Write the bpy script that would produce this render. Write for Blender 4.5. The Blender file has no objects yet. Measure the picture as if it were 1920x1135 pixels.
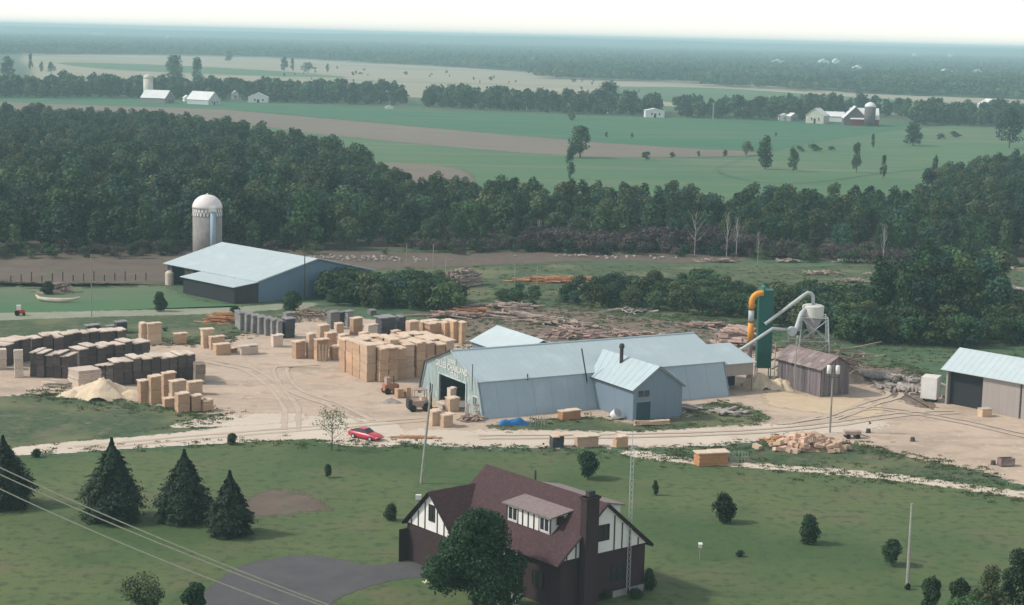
import bpy, math, random
import numpy as np
from mathutils import Vector, Matrix
random.seed(7); rng = np.random.default_rng(7)
C = bpy.context.scene.collection
S = bpy.context.scene
PI = math.pi

# ------------------------------------------------------------ camera
FPX, CAMH = 3300.0, 47.0
TH, PH = math.atan(500/FPX), math.atan(45/1920)
FW = Vector((0, math.cos(TH), -math.sin(TH)))
R0, U0 = Vector((1, 0, 0)), Vector((0, math.sin(TH), math.cos(TH)))
RT = R0*math.cos(PH) + U0*math.sin(PH)
UP = U0*math.cos(PH) - R0*math.sin(PH)
cam_d = bpy.data.cameras.new('camera'); cam = bpy.data.objects.new('camera', cam_d); C.objects.link(cam)
cam_d.sensor_width = 36; cam_d.lens = 36*FPX/1920; cam_d.clip_start = 1; cam_d.clip_end = 120000
m = Matrix.Identity(4)
for i in range(3):
    m[i][0] = RT[i]; m[i][1] = UP[i]; m[i][2] = -FW[i]
m[2][3] = CAMH
cam.matrix_world = m
S.camera = cam

# ------------------------------------------------------------ light
SUN_EL, SUN_AZ = math.radians(43), math.radians(-93)     # azimuth from +Y towards +X
world = bpy.data.worlds.new('World'); S.world = world; world.use_nodes = True
wn = world.node_tree; bg = wn.nodes['Background']
sky = wn.nodes.new('ShaderNodeTexSky'); sky.sky_type = 'NISHITA'; sky.sun_disc = False
sky.sun_elevation = SUN_EL; sky.sun_rotation = SUN_AZ; sky.air_density = 1.0; sky.dust_density = 0.35; sky.ozone_density = 1.0
hs = wn.nodes.new('ShaderNodeHueSaturation'); hs.inputs['Saturation'].default_value = 0.32
wn.links.new(sky.outputs[0], hs.inputs['Color']); wn.links.new(hs.outputs[0], bg.inputs[0])
bg.inputs[1].default_value = 0.15
sun_d = bpy.data.lights.new('sun', 'SUN'); sun = bpy.data.objects.new('sun', sun_d); C.objects.link(sun)
sun_d.energy = 2.5; sun_d.angle = math.radians(5); sun_d.color = (1.0, 0.94, 0.86)
sv = Vector((math.sin(SUN_AZ)*math.cos(SUN_EL), math.cos(SUN_AZ)*math.cos(SUN_EL), math.sin(SUN_EL)))
sun.rotation_euler = sv.to_track_quat('Z', 'Y').to_euler(); sun.location = (-60, 200, 120)
S.view_settings.view_transform = 'Standard'; S.view_settings.look = 'None'
S.view_settings.exposure = 0.36; S.view_settings.gamma = 1; S.view_settings.use_curve_mapping = False
S.render.engine = 'CYCLES'
S.cycles.volume_bounces = 0; S.cycles.max_bounces = 5; S.cycles.diffuse_bounces = 2; S.cycles.transparent_max_bounces = 10
S.cycles.use_denoising = True

# ------------------------------------------------------------ measured positions
def G(x, y, z=0.0):
    "ground (or height z) point seen at pixel x, y of the 1920 px photograph"
    d = FW*FPX + RT*(x-960) - UP*(y-567.5)
    t = (z-CAMH)/d.z
    return Vector((d.x*t, d.y*t, z))
def Q(p):
    v = Vector(p) - Vector((0, 0, CAMH)); k = FPX/v.dot(FW)
    return 960 + v.dot(RT)*k, 567.5 - v.dot(UP)*k
def ppm(x, y):
    return FPX/(G(x, y) - Vector((0, 0, CAMH))).dot(FW)

# ------------------------------------------------------------ materials
MATS = {}
def mat(name, col, col2=None, scale=1.0, rough=0.8, bump=0.0, bscale=None, rnd=0.0, detail=6, stretch=(1, 1, 1), coord='Object',
        metal=0.0, spec=0.3, transl=0.0, contrast=(0.35, 0.65), extra=None, edge=0.0):
    if name in MATS: return MATS[name]
    M = bpy.data.materials.new(name); M.use_nodes = True; nt = M.node_tree; N = nt.nodes; L = nt.links
    b = N['Principled BSDF']; b.inputs['Roughness'].default_value = rough; b.inputs['Metallic'].default_value = metal
    b.inputs['Specular IOR Level'].default_value = spec
    if col2 is None: col2 = tuple(c*0.7 for c in col)
    geo = N.new('ShaderNodeNewGeometry'); tc = N.new('ShaderNodeTexCoord')
    vec = geo.outputs['Position'] if coord == 'World' else tc.outputs['Object']
    mp = N.new('ShaderNodeMapping'); mp.inputs['Scale'].default_value = stretch; L.new(vec, mp.inputs[0]); vec = mp.outputs[0]
    oi = N.new('ShaderNodeObjectInfo')
    nz = N.new('ShaderNodeTexNoise'); nz.noise_dimensions = '4D'; nz.inputs['Scale'].default_value = scale; nz.inputs['Detail'].default_value = detail
    nz.inputs['Roughness'].default_value = 0.65
    L.new(vec, nz.inputs['Vector'])
    wm = N.new('ShaderNodeMath'); wm.operation = 'MULTIPLY'; wm.inputs[1].default_value = 37.0 if coord != 'World' else 0.0
    L.new(oi.outputs['Random'], wm.inputs[0]); L.new(wm.outputs[0], nz.inputs['W'])
    rp = N.new('ShaderNodeMapRange'); rp.inputs[1].default_value = contrast[0]; rp.inputs[2].default_value = contrast[1]; L.new(nz.outputs[0], rp.inputs[0])
    mx = N.new('ShaderNodeMixRGB'); mx.inputs[1].default_value = (*col, 1); mx.inputs[2].default_value = (*col2, 1); L.new(rp.outputs[0], mx.inputs[0])
    out = mx.outputs[0]
    if extra:
        for (c3, sc3, lo, hi, st3) in extra:
            m3 = N.new('ShaderNodeMapping'); m3.inputs['Scale'].default_value = st3
            L.new(geo.outputs['Position'] if coord == 'World' else tc.outputs['Object'], m3.inputs[0])
            n3 = N.new('ShaderNodeTexNoise'); n3.inputs['Scale'].default_value = sc3; n3.inputs['Detail'].default_value = 5; L.new(m3.outputs[0], n3.inputs['Vector'])
            r3 = N.new('ShaderNodeMapRange'); r3.inputs[1].default_value = lo; r3.inputs[2].default_value = hi; L.new(n3.outputs[0], r3.inputs[0])
            x3 = N.new('ShaderNodeMixRGB'); x3.inputs[2].default_value = (*c3, 1); L.new(r3.outputs[0], x3.inputs[0]); L.new(out, x3.inputs[1]); out = x3.outputs[0]
    if rnd > 0:
        ma = N.new('ShaderNodeMapRange'); ma.inputs[3].default_value = 1-rnd; ma.inputs[4].default_value = 1+rnd; L.new(oi.outputs['Random'], ma.inputs[0])
        hv = N.new('ShaderNodeHueSaturation'); L.new(ma.outputs[0], hv.inputs['Value']); L.new(out, hv.inputs['Color'])
        mb = N.new('ShaderNodeMapRange'); mb.inputs[3].default_value = 0.5-rnd*0.06; mb.inputs[4].default_value = 0.5+rnd*0.06
        fr = N.new('ShaderNodeMath'); fr.operation = 'FRACT'; m7 = N.new('ShaderNodeMath'); m7.operation = 'MULTIPLY'; m7.inputs[1].default_value = 7.3
        L.new(oi.outputs['Random'], m7.inputs[0]); L.new(m7.outputs[0], fr.inputs[0]); L.new(fr.outputs[0], mb.inputs[0]); L.new(mb.outputs[0], hv.inputs['Hue'])
        out = hv.outputs[0]
    L.new(out, b.inputs['Base Color'])
    if bump > 0:
        n2 = N.new('ShaderNodeTexNoise'); n2.inputs['Scale'].default_value = bscale or scale*4; n2.inputs['Detail'].default_value = 5; L.new(vec, n2.inputs['Vector'])
        bp = N.new('ShaderNodeBump'); bp.inputs['Strength'].default_value = min(1, bump); bp.inputs['Distance'].default_value = 0.1
        L.new(n2.outputs[0], bp.inputs['Height']); L.new(bp.outputs[0], b.inputs['Normal'])
    if transl > 0:
        tr = N.new('ShaderNodeBsdfTranslucent'); L.new(out, tr.inputs[0]); ms = N.new('ShaderNodeMixShader'); ms.inputs[0].default_value = transl
        L.new(b.outputs[0], ms.inputs[1]); L.new(tr.outputs[0], ms.inputs[2]); L.new(ms.outputs[0], N['Material Output'].inputs[0])
    if coord == 'World':
        at = N.new('ShaderNodeAttribute'); at.attribute_name = 'edge'
        n5 = N.new('ShaderNodeTexNoise'); n5.inputs['Scale'].default_value = edge or 0.9; n5.inputs['Detail'].default_value = 8; n5.inputs['Roughness'].default_value = 0.7
        L.new(geo.outputs['Position'], n5.inputs['Vector'])
        am = N.new('ShaderNodeMath'); am.operation = 'MULTIPLY_ADD'; am.inputs[1].default_value = 2.4; am.inputs[2].default_value = -0.7; L.new(n5.outputs[0], am.inputs[0]); cl = N.new('ShaderNodeClamp'); cl.inputs[1].default_value = 0.02; cl.inputs[2].default_value = 0.98; L.new(am.outputs[0], cl.inputs[0])
        sb = N.new('ShaderNodeMath'); sb.operation = 'ADD'; L.new(at.outputs['Fac'], sb.inputs[0]); L.new(cl.outputs[0], sb.inputs[1])
        r5 = N.new('ShaderNodeMapRange'); r5.inputs[1].default_value = 0.88; r5.inputs[2].default_value = 1.02; L.new(sb.outputs[0], r5.inputs[0]); L.new(r5.outputs[0], b.inputs['Alpha'])
    MATS[name] = M
    return M
W = 'World'
M_ground = mat('meadow', (0.055, 0.115, 0.06), (0.085, 0.13, 0.055), 0.02, 0.95, coord=W, extra=[((0.11, 0.14, 0.065), 0.06, 0.5, 0.68, (0.5, 1.5, 1)), ((0.035, 0.07, 0.035), 0.35, 0.52, 0.7, (1, 1, 1)), ((0.14, 0.13, 0.08), 0.11, 0.56, 0.75, (1, 1, 1)), ((0.04, 0.085, 0.045), 0.5, 0.5, 0.72, (1, 1, 1))])
M_lawn = mat('lawn_grass', (0.070, 0.116, 0.038), (0.112, 0.142, 0.050), 0.06, 0.95, 0.5, 6, coord=W, extra=[((0.13, 0.125, 0.06), 0.13, 0.50, 0.72, (1, 1.0, 1)), ((0.055, 0.10, 0.03), 0.035, 0.5, 0.62, (1, 1, 1)), ((0.045, 0.075, 0.03), 0.9, 0.50, 0.7, (1, 1, 1)), ((0.10, 0.115, 0.06), 3.0, 0.55, 0.75, (1, 1, 1))])
M_rough = mat('rough_grass', (0.045, 0.082, 0.034), (0.095, 0.118, 0.052), 0.3, 0.95, 0.6, 4, coord=W, extra=[((0.03, 0.06, 0.025), 1.1, 0.5, 0.68, (1, 1, 1)), ((0.14, 0.15, 0.07), 0.09, 0.5, 0.64, (1, 1, 1)), ((0.16, 0.13, 0.09), 0.6, 0.58, 0.7, (1, 1, 1)), ((0.14, 0.12, 0.08), 0.25, 0.58, 0.75, (1, 1, 1))])
M_dirt = mat('packed_dirt', (0.54, 0.42, 0.315), (0.44, 0.335, 0.245), 0.08, 0.95, 0.3, 3, coord=W, extra=[((0.33, 0.245, 0.18), 0.30, 0.54, 0.75, (1, 1, 1)), ((0.36, 0.28, 0.21), 0.07, 0.53, 0.68, (1, 2.5, 1)), ((0.60, 0.49, 0.385), 0.9, 0.55, 0.8, (1, 1, 1))])
M_gravel = mat('pale_gravel', (0.62, 0.53, 0.425), (0.55, 0.46, 0.36), 0.12, 0.95, 0.3, 4, coord=W, extra=[((0.42, 0.34, 0.25), 0.4, 0.58, 0.8, (1, 1, 1))])
M_asphalt = mat('asphalt', (0.075, 0.072, 0.075), (0.10, 0.095, 0.095), 0.3, 0.9, 0.2, 8, coord=W)
M_plough = mat('ploughed_soil', (0.20, 0.165, 0.12), (0.165, 0.135, 0.10), 0.01, 0.95, coord=W, extra=[((0.14, 0.12, 0.09), 0.04, 0.5, 0.8, (1, 3, 1))])
M_straw = mat('dry_pasture', (0.33, 0.29, 0.20), (0.26, 0.25, 0.16), 0.004, 0.95, coord=W, extra=[((0.14, 0.17, 0.10), 0.006, 0.56, 0.7, (0.5, 1.5, 1)), ((0.38, 0.33, 0.25), 0.012, 0.5, 0.7, (0.5, 2, 1))])
M_green1 = mat('young_crop', (0.030, 0.125, 0.058), (0.050, 0.145, 0.062), 0.008, 0.95, coord=W, extra=[((0.10, 0.15, 0.075), 0.02, 0.50, 0.75, (0.35, 2.5, 1)), ((0.04, 0.09, 0.05), 0.06, 0.56, 0.75, (0.3, 3, 1))])
M_green2 = mat('hay_field', (0.078, 0.160, 0.066), (0.058, 0.135, 0.058), 0.012, 0.95, coord=W, extra=[((0.17, 0.165, 0.10), 0.022, 0.56, 0.72, (0.3, 3, 1)), ((0.13, 0.155, 0.085), 0.03, 0.5, 0.75, (0.5, 2, 1))])
M_mud = mat('dark_soil', (0.105, 0.075, 0.058), (0.15, 0.115, 0.085), 0.15, 0.95, 0.4, 3, coord=W, extra=[((0.08, 0.10, 0.05), 0.3, 0.56, 0.7, (1, 1, 1))])
M_litter = mat('bark_litter', (0.20, 0.145, 0.11), (0.13, 0.10, 0.075), 0.6, 0.95, 0.6, 5, coord=W, extra=[((0.32, 0.25, 0.19), 1.4, 0.52, 0.7, (1, 1, 1)), ((0.07, 0.10, 0.045), 0.25, 0.55, 0.68, (1, 1, 1))])
M_sawdust = mat('sawdust', (0.60, 0.47, 0.31), (0.52, 0.40, 0.26), 0.6, 0.95, 0.5, 3, coord=W)
M_sawpile = mat('sawdust_heap', (0.70, 0.57, 0.40), (0.60, 0.47, 0.32), 0.9, 0.95, 0.6, 5)
M_litterpile = mat('bark_heap', (0.24, 0.18, 0.14), (0.15, 0.11, 0.085), 1.2, 0.95, 0.6, 5)
M_hill = mat('distant_woods', (0.03, 0.07, 0.035), (0.05, 0.095, 0.05), 0.004, 0.95, coord=W, extra=[((0.02, 0.05, 0.03), 0.02, 0.45, 0.7, (1, 0.4, 1))])
def leafmat(n, a, b, s=0.35, r=0.46): return mat(n, a, b, s, 0.6, rnd=r, transl=0.22, spec=0.2, contrast=(0.3, 0.7))
M_leaf = [leafmat('leaves_dark', (0.026, 0.062, 0.026), (0.046, 0.090, 0.034)), leafmat('leaves_mid', (0.042, 0.092, 0.034), (0.066, 0.118, 0.044)),
          leafmat('leaves_olive', (0.066, 0.100, 0.042), (0.100, 0.130, 0.058)), leafmat('leaves_blue', (0.026, 0.072, 0.044), (0.046, 0.096, 0.056))]
M_needle = leafmat('needles', (0.016, 0.036, 0.018), (0.028, 0.052, 0.024), 1.0, 0.15)
M_pale_leaf = leafmat('pale_leaves', (0.20, 0.23, 0.12), (0.14, 0.18, 0.08), 1.0, 0.1)
M_bark = mat('bark', (0.10, 0.08, 0.06), (0.06, 0.05, 0.04), 3, 0.95)
M_birch = mat('pale_bark', (0.44, 0.41, 0.37), (0.30, 0.28, 0.25), 3, 0.9)
def lumber(n, a, b, r=0.14): return mat(n, a, b, 1.2, 0.85, 0.4, 8, rnd=r, stretch=(1, 1, 5), extra=[(tuple(c*0.62 for c in a), 2.2, 0.55, 0.75, (2, 2, 0.6))])
M_tan = lumber('fresh_lumber', (0.56, 0.37, 0.235), (0.47, 0.30, 0.19))
M_tan2 = lumber('yellow_lumber', (0.62, 0.45, 0.31), (0.54, 0.38, 0.26))
M_top = lumber('pale_tan_boards', (0.70, 0.55, 0.41), (0.62, 0.47, 0.35), 0.08)  # sunlit brightness of the stack tops painted into lighter boards
M_grey = lumber('weathered_lumber', (0.085, 0.064, 0.060), (0.125, 0.098, 0.09), 0.3)
M_greyl = lumber('grey_lumber', (0.27, 0.26, 0.25), (0.20, 0.19, 0.185), 0.2)
M_pale = lumber('sun_bleached_boards', (0.66, 0.55, 0.45), (0.56, 0.46, 0.37), 0.12)
M_char = lumber('charcoal_wrapped_lumber', (0.06, 0.058, 0.07), (0.09, 0.085, 0.095), 0.15)
M_orange_wood = lumber('orange_lumber', (0.55, 0.27, 0.13), (0.45, 0.22, 0.11), 0.1)
M_slab = mat('slab_wood', (0.38, 0.29, 0.225), (0.22, 0.165, 0.13), 2, 0.9, rnd=0.35, stretch=(1, 1, 1))
M_log = mat('log_wood', (0.25, 0.19, 0.15), (0.37, 0.29, 0.235), 2, 0.9, rnd=0.4)
M_pinklog = mat('peeled_log', (0.42, 0.30, 0.245), (0.27, 0.19, 0.16), 2, 0.9, rnd=0.35)
def metalroof(n, a, b, r=0.55): return mat(n, a, b, 0.25, r, rnd=0.0, coord='Object', extra=[(tuple(c*0.93 for c in a), 0.7, 0.5, 0.7, (1, 1, 0.5)), (tuple(min(1, c*1.08) for c in a), 0.4, 0.55, 0.75, (1, 1, 1)), ((a[0]*0.85, a[1]*0.78, a[2]*0.7), 2.2, 0.69, 0.76, (1, 1, 0.4))], spec=0.35)
M_roof_pale = metalroof('pale_metal_roof', (0.49, 0.56, 0.56), (0.45, 0.525, 0.53))
M_roof_blue = metalroof('blue_grey_metal', (0.36, 0.44, 0.475), (0.335, 0.415, 0.45))
M_roof_mint = metalroof('mint_metal', (0.43, 0.51, 0.52), (0.395, 0.475, 0.485))
M_siding = mat('blue_siding', (0.19, 0.25, 0.30), (0.165, 0.22, 0.27), 0.6, 0.6, stretch=(6, 6, 0.3))
M_siding_g = mat('worn_green_siding', (0.32, 0.41, 0.39), (0.46, 0.52, 0.50), 0.9, 0.7, stretch=(3, 3, 0.4), extra=[((0.20, 0.29, 0.27), 1.3, 0.56, 0.68, (4, 4, 0.3)), ((0.6, 0.63, 0.62), 0.7, 0.6, 0.75, (1, 1, 1))])
M_barnblue = mat('barn_blue_siding', (0.15, 0.22, 0.295), (0.13, 0.195, 0.265), 0.5, 0.6, stretch=(6, 6, 0.3))
M_beige = mat('beige_siding', (0.36, 0.315, 0.285), (0.32, 0.28, 0.255), 0.4, 0.7, stretch=(6, 6, 0.3))
M_dark = mat('dark_interior', (0.022, 0.024, 0.028), (0.03, 0.03, 0.034), 1, 0.95)  # near-black that paints the shade of unlit interiors
M_trim = mat('dark_trim', (0.06, 0.05, 0.05), None, 2, 0.8)
M_white = mat('white_paint', (0.76, 0.74, 0.70), (0.68, 0.66, 0.62), 1.5, 0.6)
M_stucco = mat('white_stucco', (0.80, 0.77, 0.72), (0.74, 0.71, 0.66), 2.5, 0.8, 0.1, 12)
M_timber = mat('brown_timber', (0.05, 0.03, 0.026), None, 3, 0.8)
M_shingle = mat('maroon_shingles', (0.070, 0.036, 0.038), (0.055, 0.030, 0.033), 1.5, 0.9, 0.4, 10, extra=[((0.10, 0.052, 0.05), 3.5, 0.5, 0.75, (1, 1, 1))])
M_shingle_g = mat('grey_shingles', (0.20, 0.15, 0.142), (0.27, 0.215, 0.20), 3, 0.9, 0.4, 10)
M_brick = mat('brown_brick', (0.058, 0.031, 0.032), (0.040, 0.025, 0.029), 6, 0.9, 0.5, 14, stretch=(1, 1, 4))
M_glass = mat('window_glass', (0.03, 0.035, 0.04), None, 1, 0.08, spec=0.6)
M_conc = mat('concrete', (0.34, 0.31, 0.285), (0.24, 0.22, 0.21), 1.4, 0.9, 0.4, 6, stretch=(1, 1, 0.5))
M_pole = mat('weathered_pole', (0.24, 0.21, 0.17), (0.34, 0.31, 0.26), 3, 0.9, stretch=(1, 1, 0.2))
M_palepole = mat('pale_pole', (0.38, 0.37, 0.31), (0.28, 0.27, 0.22), 3, 0.9)
M_wire = mat('cable', (0.17, 0.175, 0.13), None, 3, 0.7)
M_barnboard = mat('purple_grey_boards', (0.115, 0.092, 0.10), (0.24, 0.205, 0.205), 1.2, 0.9, rnd=0.3, stretch=(5, 5, 0.4))
M_rust = mat('rusty_roof', (0.28, 0.215, 0.195), (0.18, 0.13, 0.12), 1.0, 0.85, 0.4, 6, extra=[((0.38, 0.33, 0.31), 0.7, 0.52, 0.7, (1, 1, 1))])
M_greenmetal = mat('green_metal', (0.010, 0.115, 0.085), (0.012, 0.09, 0.075), 0.8, 0.5, stretch=(1, 1, 0.3))
M_orange = mat('orange_paint', (0.75, 0.32, 0.035), (0.62, 0.25, 0.03), 1.2, 0.5)
M_galv = mat('galvanised', (0.52, 0.55, 0.53), (0.42, 0.45, 0.44), 2, 0.5)
M_red = mat('red_car_paint', (0.55, 0.035, 0.06), (0.50, 0.03, 0.055), 1, 0.3, spec=0.5)
M_rubber = mat('rubber', (0.02, 0.02, 0.02), None, 1, 0.9)
M_blue = mat('blue_tarp', (0.03, 0.20, 0.48), (0.02, 0.13, 0.34), 1.5, 0.5, 0.6, 3)
M_redroof = mat('barn_red', (0.22, 0.035, 0.04), None, 1, 0.8)
M_machine = mat('machine_paint', (0.33, 0.20, 0.13), (0.42, 0.33, 0.28), 2, 0.6)
M_stone = mat('field_stone', (0.46, 0.40, 0.35), (0.30, 0.26, 0.235), 2, 0.9, rnd=0.2)

# ------------------------------------------------------------ mesh helpers
class MB:
    def __init__(s): s.v = []; s.f = []
    def quad(s, *p):
        k = len(s.v); s.v += [tuple(q) for q in p]; s.f.append(tuple(range(k, k+len(p)))); return s
    def box(s, x0, x1, y0, y1, z0, z1):
        k = len(s.v)
        s.v += [(x0, y0, z0), (x1, y0, z0), (x1, y1, z0), (x0, y1, z0), (x0, y0, z1), (x1, y0, z1), (x1, y1, z1), (x0, y1, z1)]
        s.f += [tuple(k+i for i in q) for q in ((0, 3, 2, 1), (4, 5, 6, 7), (0, 1, 5, 4), (1, 2, 6, 5), (2, 3, 7, 6), (3, 0, 4, 7))]
        return s
    def slab(s, pts, n):
        "polygon pts (outer face, counter-clockwise) thickened by -n"
        k = len(s.v); c = len(pts); n = Vector(n)
        s.v += [tuple(p) for p in pts] + [tuple(Vector(p)-n) for p in pts]
        s.f.append(tuple(range(k, k+c))); s.f.append(tuple(range(k+2*c-1, k+c-1, -1)))
        for i in range(c): j = (i+1) % c; s.f.append((k+i, k+c+i, k+c+j, k+j))
        return s
    def tube(s, path, r, n=8, cap=True):
        pts = [Vector(p) for p in path]; rr = r if isinstance(r, (list, tuple)) else [r]*len(pts); k0 = len(s.v); prev = None
        for i, p in enumerate(pts):
            d = (pts[min(i+1, len(pts)-1)] - pts[max(i-1, 0)]).normalized()
            a = prev if prev is not None else (Vector((0, 0, 1)) if abs(d.z) < 0.9 else Vector((1, 0, 0)))
            x = (a - d*a.dot(d)).normalized(); prev = x; y = d.cross(x)
            for j in range(n):
                t = 2*PI*j/n; s.v.append(tuple(p + (x*math.cos(t) + y*math.sin(t))*rr[i]))
        for i in range(len(pts)-1):
            for j in range(n):
                a = k0+i*n+j; b = k0+i*n+(j+1) % n; s.f.append((a, b, b+n, a+n))
        if cap: s.f.append(tuple(k0+j for j in range(n-1, -1, -1))); s.f.append(tuple(k0+(len(pts)-1)*n+j for j in range(n)))
        return s
    def lathe(s, prof, n=24, c=(0, 0)):
        return s.tube([(c[0], c[1], z) for r, z in prof], [r for r, z in prof], n)
    def mesh(s, name):
        me = bpy.data.meshes.new(name); me.from_pydata(s.v, [], s.f); me.update(); return me
    def build(s, name, m_, parent=None, loc=None, rot=None, smooth=False):
        me = s.mesh(name); me.materials.append(m_)
        if smooth:
            for p in me.polygons: p.use_smooth = True
        return link(name, me, parent, loc, rot)
def link(name, me, parent=None, loc=None, rot=None, scale=None):
    o = bpy.data.objects.new(name, me); C.objects.link(o)
    if parent is not None: o.parent = parent
    if loc is not None: o.location = loc
    if rot is not None: o.rotation_euler = rot if isinstance(rot, (tuple, list)) else (0, 0, rot)
    if scale is not None: o.scale = scale
    return o
def tag(o, label=None, cat=None, group=None, kind=None):
    if label: o['label'] = label
    if cat: o['category'] = cat
    if group: o['group'] = group
    if kind: o['kind'] = kind
    return o
def thing(name, label, cat, loc=(0, 0, 0), rot=0, group=None, scale=None):
    return tag(link(name, None, None, loc, rot, scale), label, cat, group)
def copy_tree(root, loc=None, rot=None, scale=None, label=None, group=None):
    r = root.copy(); C.objects.link(r)
    if loc is not None: r.location = loc
    if rot is not None: r.rotation_euler = rot if isinstance(rot, (tuple, list)) else (0, 0, rot)
    if scale is not None: r.scale = scale
    if label: r['label'] = label
    if group: r['group'] = group
    for ch in list(KIDS.get(root.name, ())):
        c = ch.copy(); C.objects.link(c); c.parent = r
    return r
KIDS = {}

# ------------------------------------------------------------ ground sheets
def inpoly(x, y, P):
    c = False; n = len(P)
    for i in range(n):
        x1, y1 = P[i]; x2, y2 = P[(i+1) % n]
        if (y1 > y) != (y2 > y) and x < (x2-x1)*(y-y1)/(y2-y1)+x1: c = not c
    return c
def fill(P, sp, jit=0.45):
    g = [G(x, y) for x, y in P]; xs = [p.x for p in g]; ys = [p.y for p in g]; gp = [(p.x, p.y) for p in g]; out = []
    nx = int((max(xs)-min(xs))/sp)+1; ny = int((max(ys)-min(ys))/sp)+1
    for i in range(nx+1):
        for j in range(ny+1):
            x = min(xs)+(i+random.uniform(-jit, jit)+(j % 2)*0.5)*sp; y = min(ys)+(j+random.uniform(-jit, jit))*sp
            if inpoly(x, y, gp): out.append((x, y))
    return out
def sheet(name, P, z, m_, jit=0.5, step=1.5, kind='structure', band=None):
    g = [G(x, y) for x, y in P]; n = len(g); r2 = random.Random(name)
    if sum(g[i].x*g[(i+1) % n].y-g[(i+1) % n].x*g[i].y for i in range(n)) < 0: g.reverse()
    band = band or min(6, step*3.5) if step < 4 else step*0.5
    pts = []
    for i in range(n):
        p0, a, b, p3 = g[i-1], g[i], g[(i+1) % n], g[(i+2) % n]; d = (b-a).length; k = max(1, min(300, int(d/step)))
        for j in range(k):
            t = j/k; q = 0.5*((2*a)+(b-p0)*t+(2*p0-5*a+4*b-p3)*t*t+(3*a-p0-3*b+p3)*t**3) if d < 60*step and (a-p0).length < 4*d and (p3-b).length < 4*d and (a-p0).length*4 > d and (p3-b).length*4 > d else a.lerp(b, t)
            pts.append(q)
    m = len(pts); nr = []
    for i in range(m):
        t = pts[(i+2) % m]-pts[i-2]; nr.append(Vector((t.y, -t.x, 0)).normalized() if t.length > 0 else Vector((0, 0, 0)))
    ph = [r2.uniform(0, 6) for _ in range(3)]
    off = [(math.sin(i*0.21+ph[0])+0.6*math.sin(i*0.57+ph[1]))*jit*0.6 for i in range(m)]
    XY = np.array([(p.x, p.y) for p in pts]); NR = np.array([(p.x, p.y) for p in nr]); X2 = np.roll(XY, -1, 0)
    def inside(Pq):
        y = Pq[:, 1:2]; x = Pq[:, 0:1]; c_ = (XY[:, 1] > y) != (X2[:, 1] > y)
        with np.errstate(divide='ignore', invalid='ignore'): xi = (X2[:, 0]-XY[:, 0])*(y-XY[:, 1])/(X2[:, 1]-XY[:, 1])+XY[:, 0]
        return (np.sum(c_ & (x < xi), 1) % 2) == 1
    V = []; OF = np.array(off)
    for sg in (1, -1):
        w = np.full(m, band*0.5)
        for _ in range(9):
            bad = np.zeros(m, bool)
            for f in (0.5, 1.0, 1.6, 2.3): bad |= inside(XY+NR*(sg*w*f)[:, None]) != (sg < 0)
            w[bad] *= 0.7
        for _ in range(6): w = np.minimum(w, (np.roll(w, 1)+np.roll(w, -1))/2+0.02)
        OF = np.clip(OF, -w*0.5, w*0.5) if sg > 0 else OF
        if sg < 0: o2 = np.clip(OF, -w*0.4, w*0.4)
        Pq = XY+NR*((OF if sg > 0 else o2)+sg*w)[:, None]
        V += [(p[0], p[1], z) for p in Pq]
    F = [(i, (i+1) % m, m+(i+1) % m, m+i) for i in range(m)] + [tuple(range(m, 2*m))]
    me = bpy.data.meshes.new(name); me.from_pydata(V, [], F); me.update()
    at = me.attributes.new('edge', 'FLOAT', 'POINT'); at.data.foreach_set('value', [0.0]*m+[1.0]*m)
    import bmesh
    bm = bmesh.new(); bm.from_mesh(me); r = bmesh.ops.triangulate(bm, faces=[f for f in bm.faces if len(f.verts) > 4], quad_method='BEAUTY', ngon_method='BEAUTY')
    for _ in range(2):
        lg = [e for e in bm.edges if e.calc_length() > step*14]
        if lg: bmesh.ops.subdivide_edges(bm, edges=lg, cuts=1); bmesh.ops.triangulate(bm, faces=[f for f in bm.faces if len(f.verts) > 3])
    bm.to_mesh(me); bm.free(); me.update()
    me.materials.append(m_); return tag(link(name, me), kind=kind)
# ------------------------------------------------------------ the setting
gm = MB(); gm.quad((-15000, -400, 0), (15000, -400, 0), (15000, 13000, 0), (-15000, 13000, 0))
go_ = tag(gm.build('ground', M_ground), kind='structure'); go_.data.attributes.new('edge', 'FLOAT', 'POINT').data.foreach_set('value', [1.0]*4)
sheet('lawn', [(-60, 1180), (-60, 862), (130, 856), (420, 834), (585, 822), (640, 834), (800, 838), (900, 848), (1100, 852), (1290, 868), (1480, 880), (1700, 900), (1980, 935), (2100, 1180)], 0.02, M_lawn, 0.25, 1.0)
sheet('side_lawn', [(-60, 846), (-60, 742), (60, 735), (130, 745), (260, 765), (400, 773), (440, 779), (435, 789), (330, 802), (200, 818), (60, 839)], 0.02, M_rough, 0.3, 1.0)
sheet('barn_lawn', [(-60, 588), (-60, 535), (100, 532), (290, 536), (380, 565), (470, 575), (300, 586)], 0.02, M_green2, 0.4, 2)
sheet('rear_pasture', [(-60, 640), (-60, 600), (400, 588), (560, 576), (560, 620), (300, 640)], 0.02, M_rough, 0.5, 2)
sheet('yard', [(-60, 735), (-60, 645), (90, 634), (300, 642), (420, 640), (560, 590), (700, 600), (900, 605), (1100, 620), (1400, 640), (1590, 690), (1760, 745), (1980, 800), (1980, 908), (1800, 880), (1600, 835), (1440, 826), (1300, 836), (1000, 838), (760, 828), (730, 835), (655, 833), (600, 822), (480, 790), (350, 770), (250, 752), (100, 738)], 0.03, M_dirt, 0.35, 1.0)
sheet('driveway', [(38, 854), (300, 839), (585, 824), (640, 836), (735, 836), (760, 812), (720, 790), (620, 783), (540, 782), (440, 799), (300, 816), (45, 838)], 0.045, M_gravel, 0.1, 1.0, band=1.3)
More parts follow.
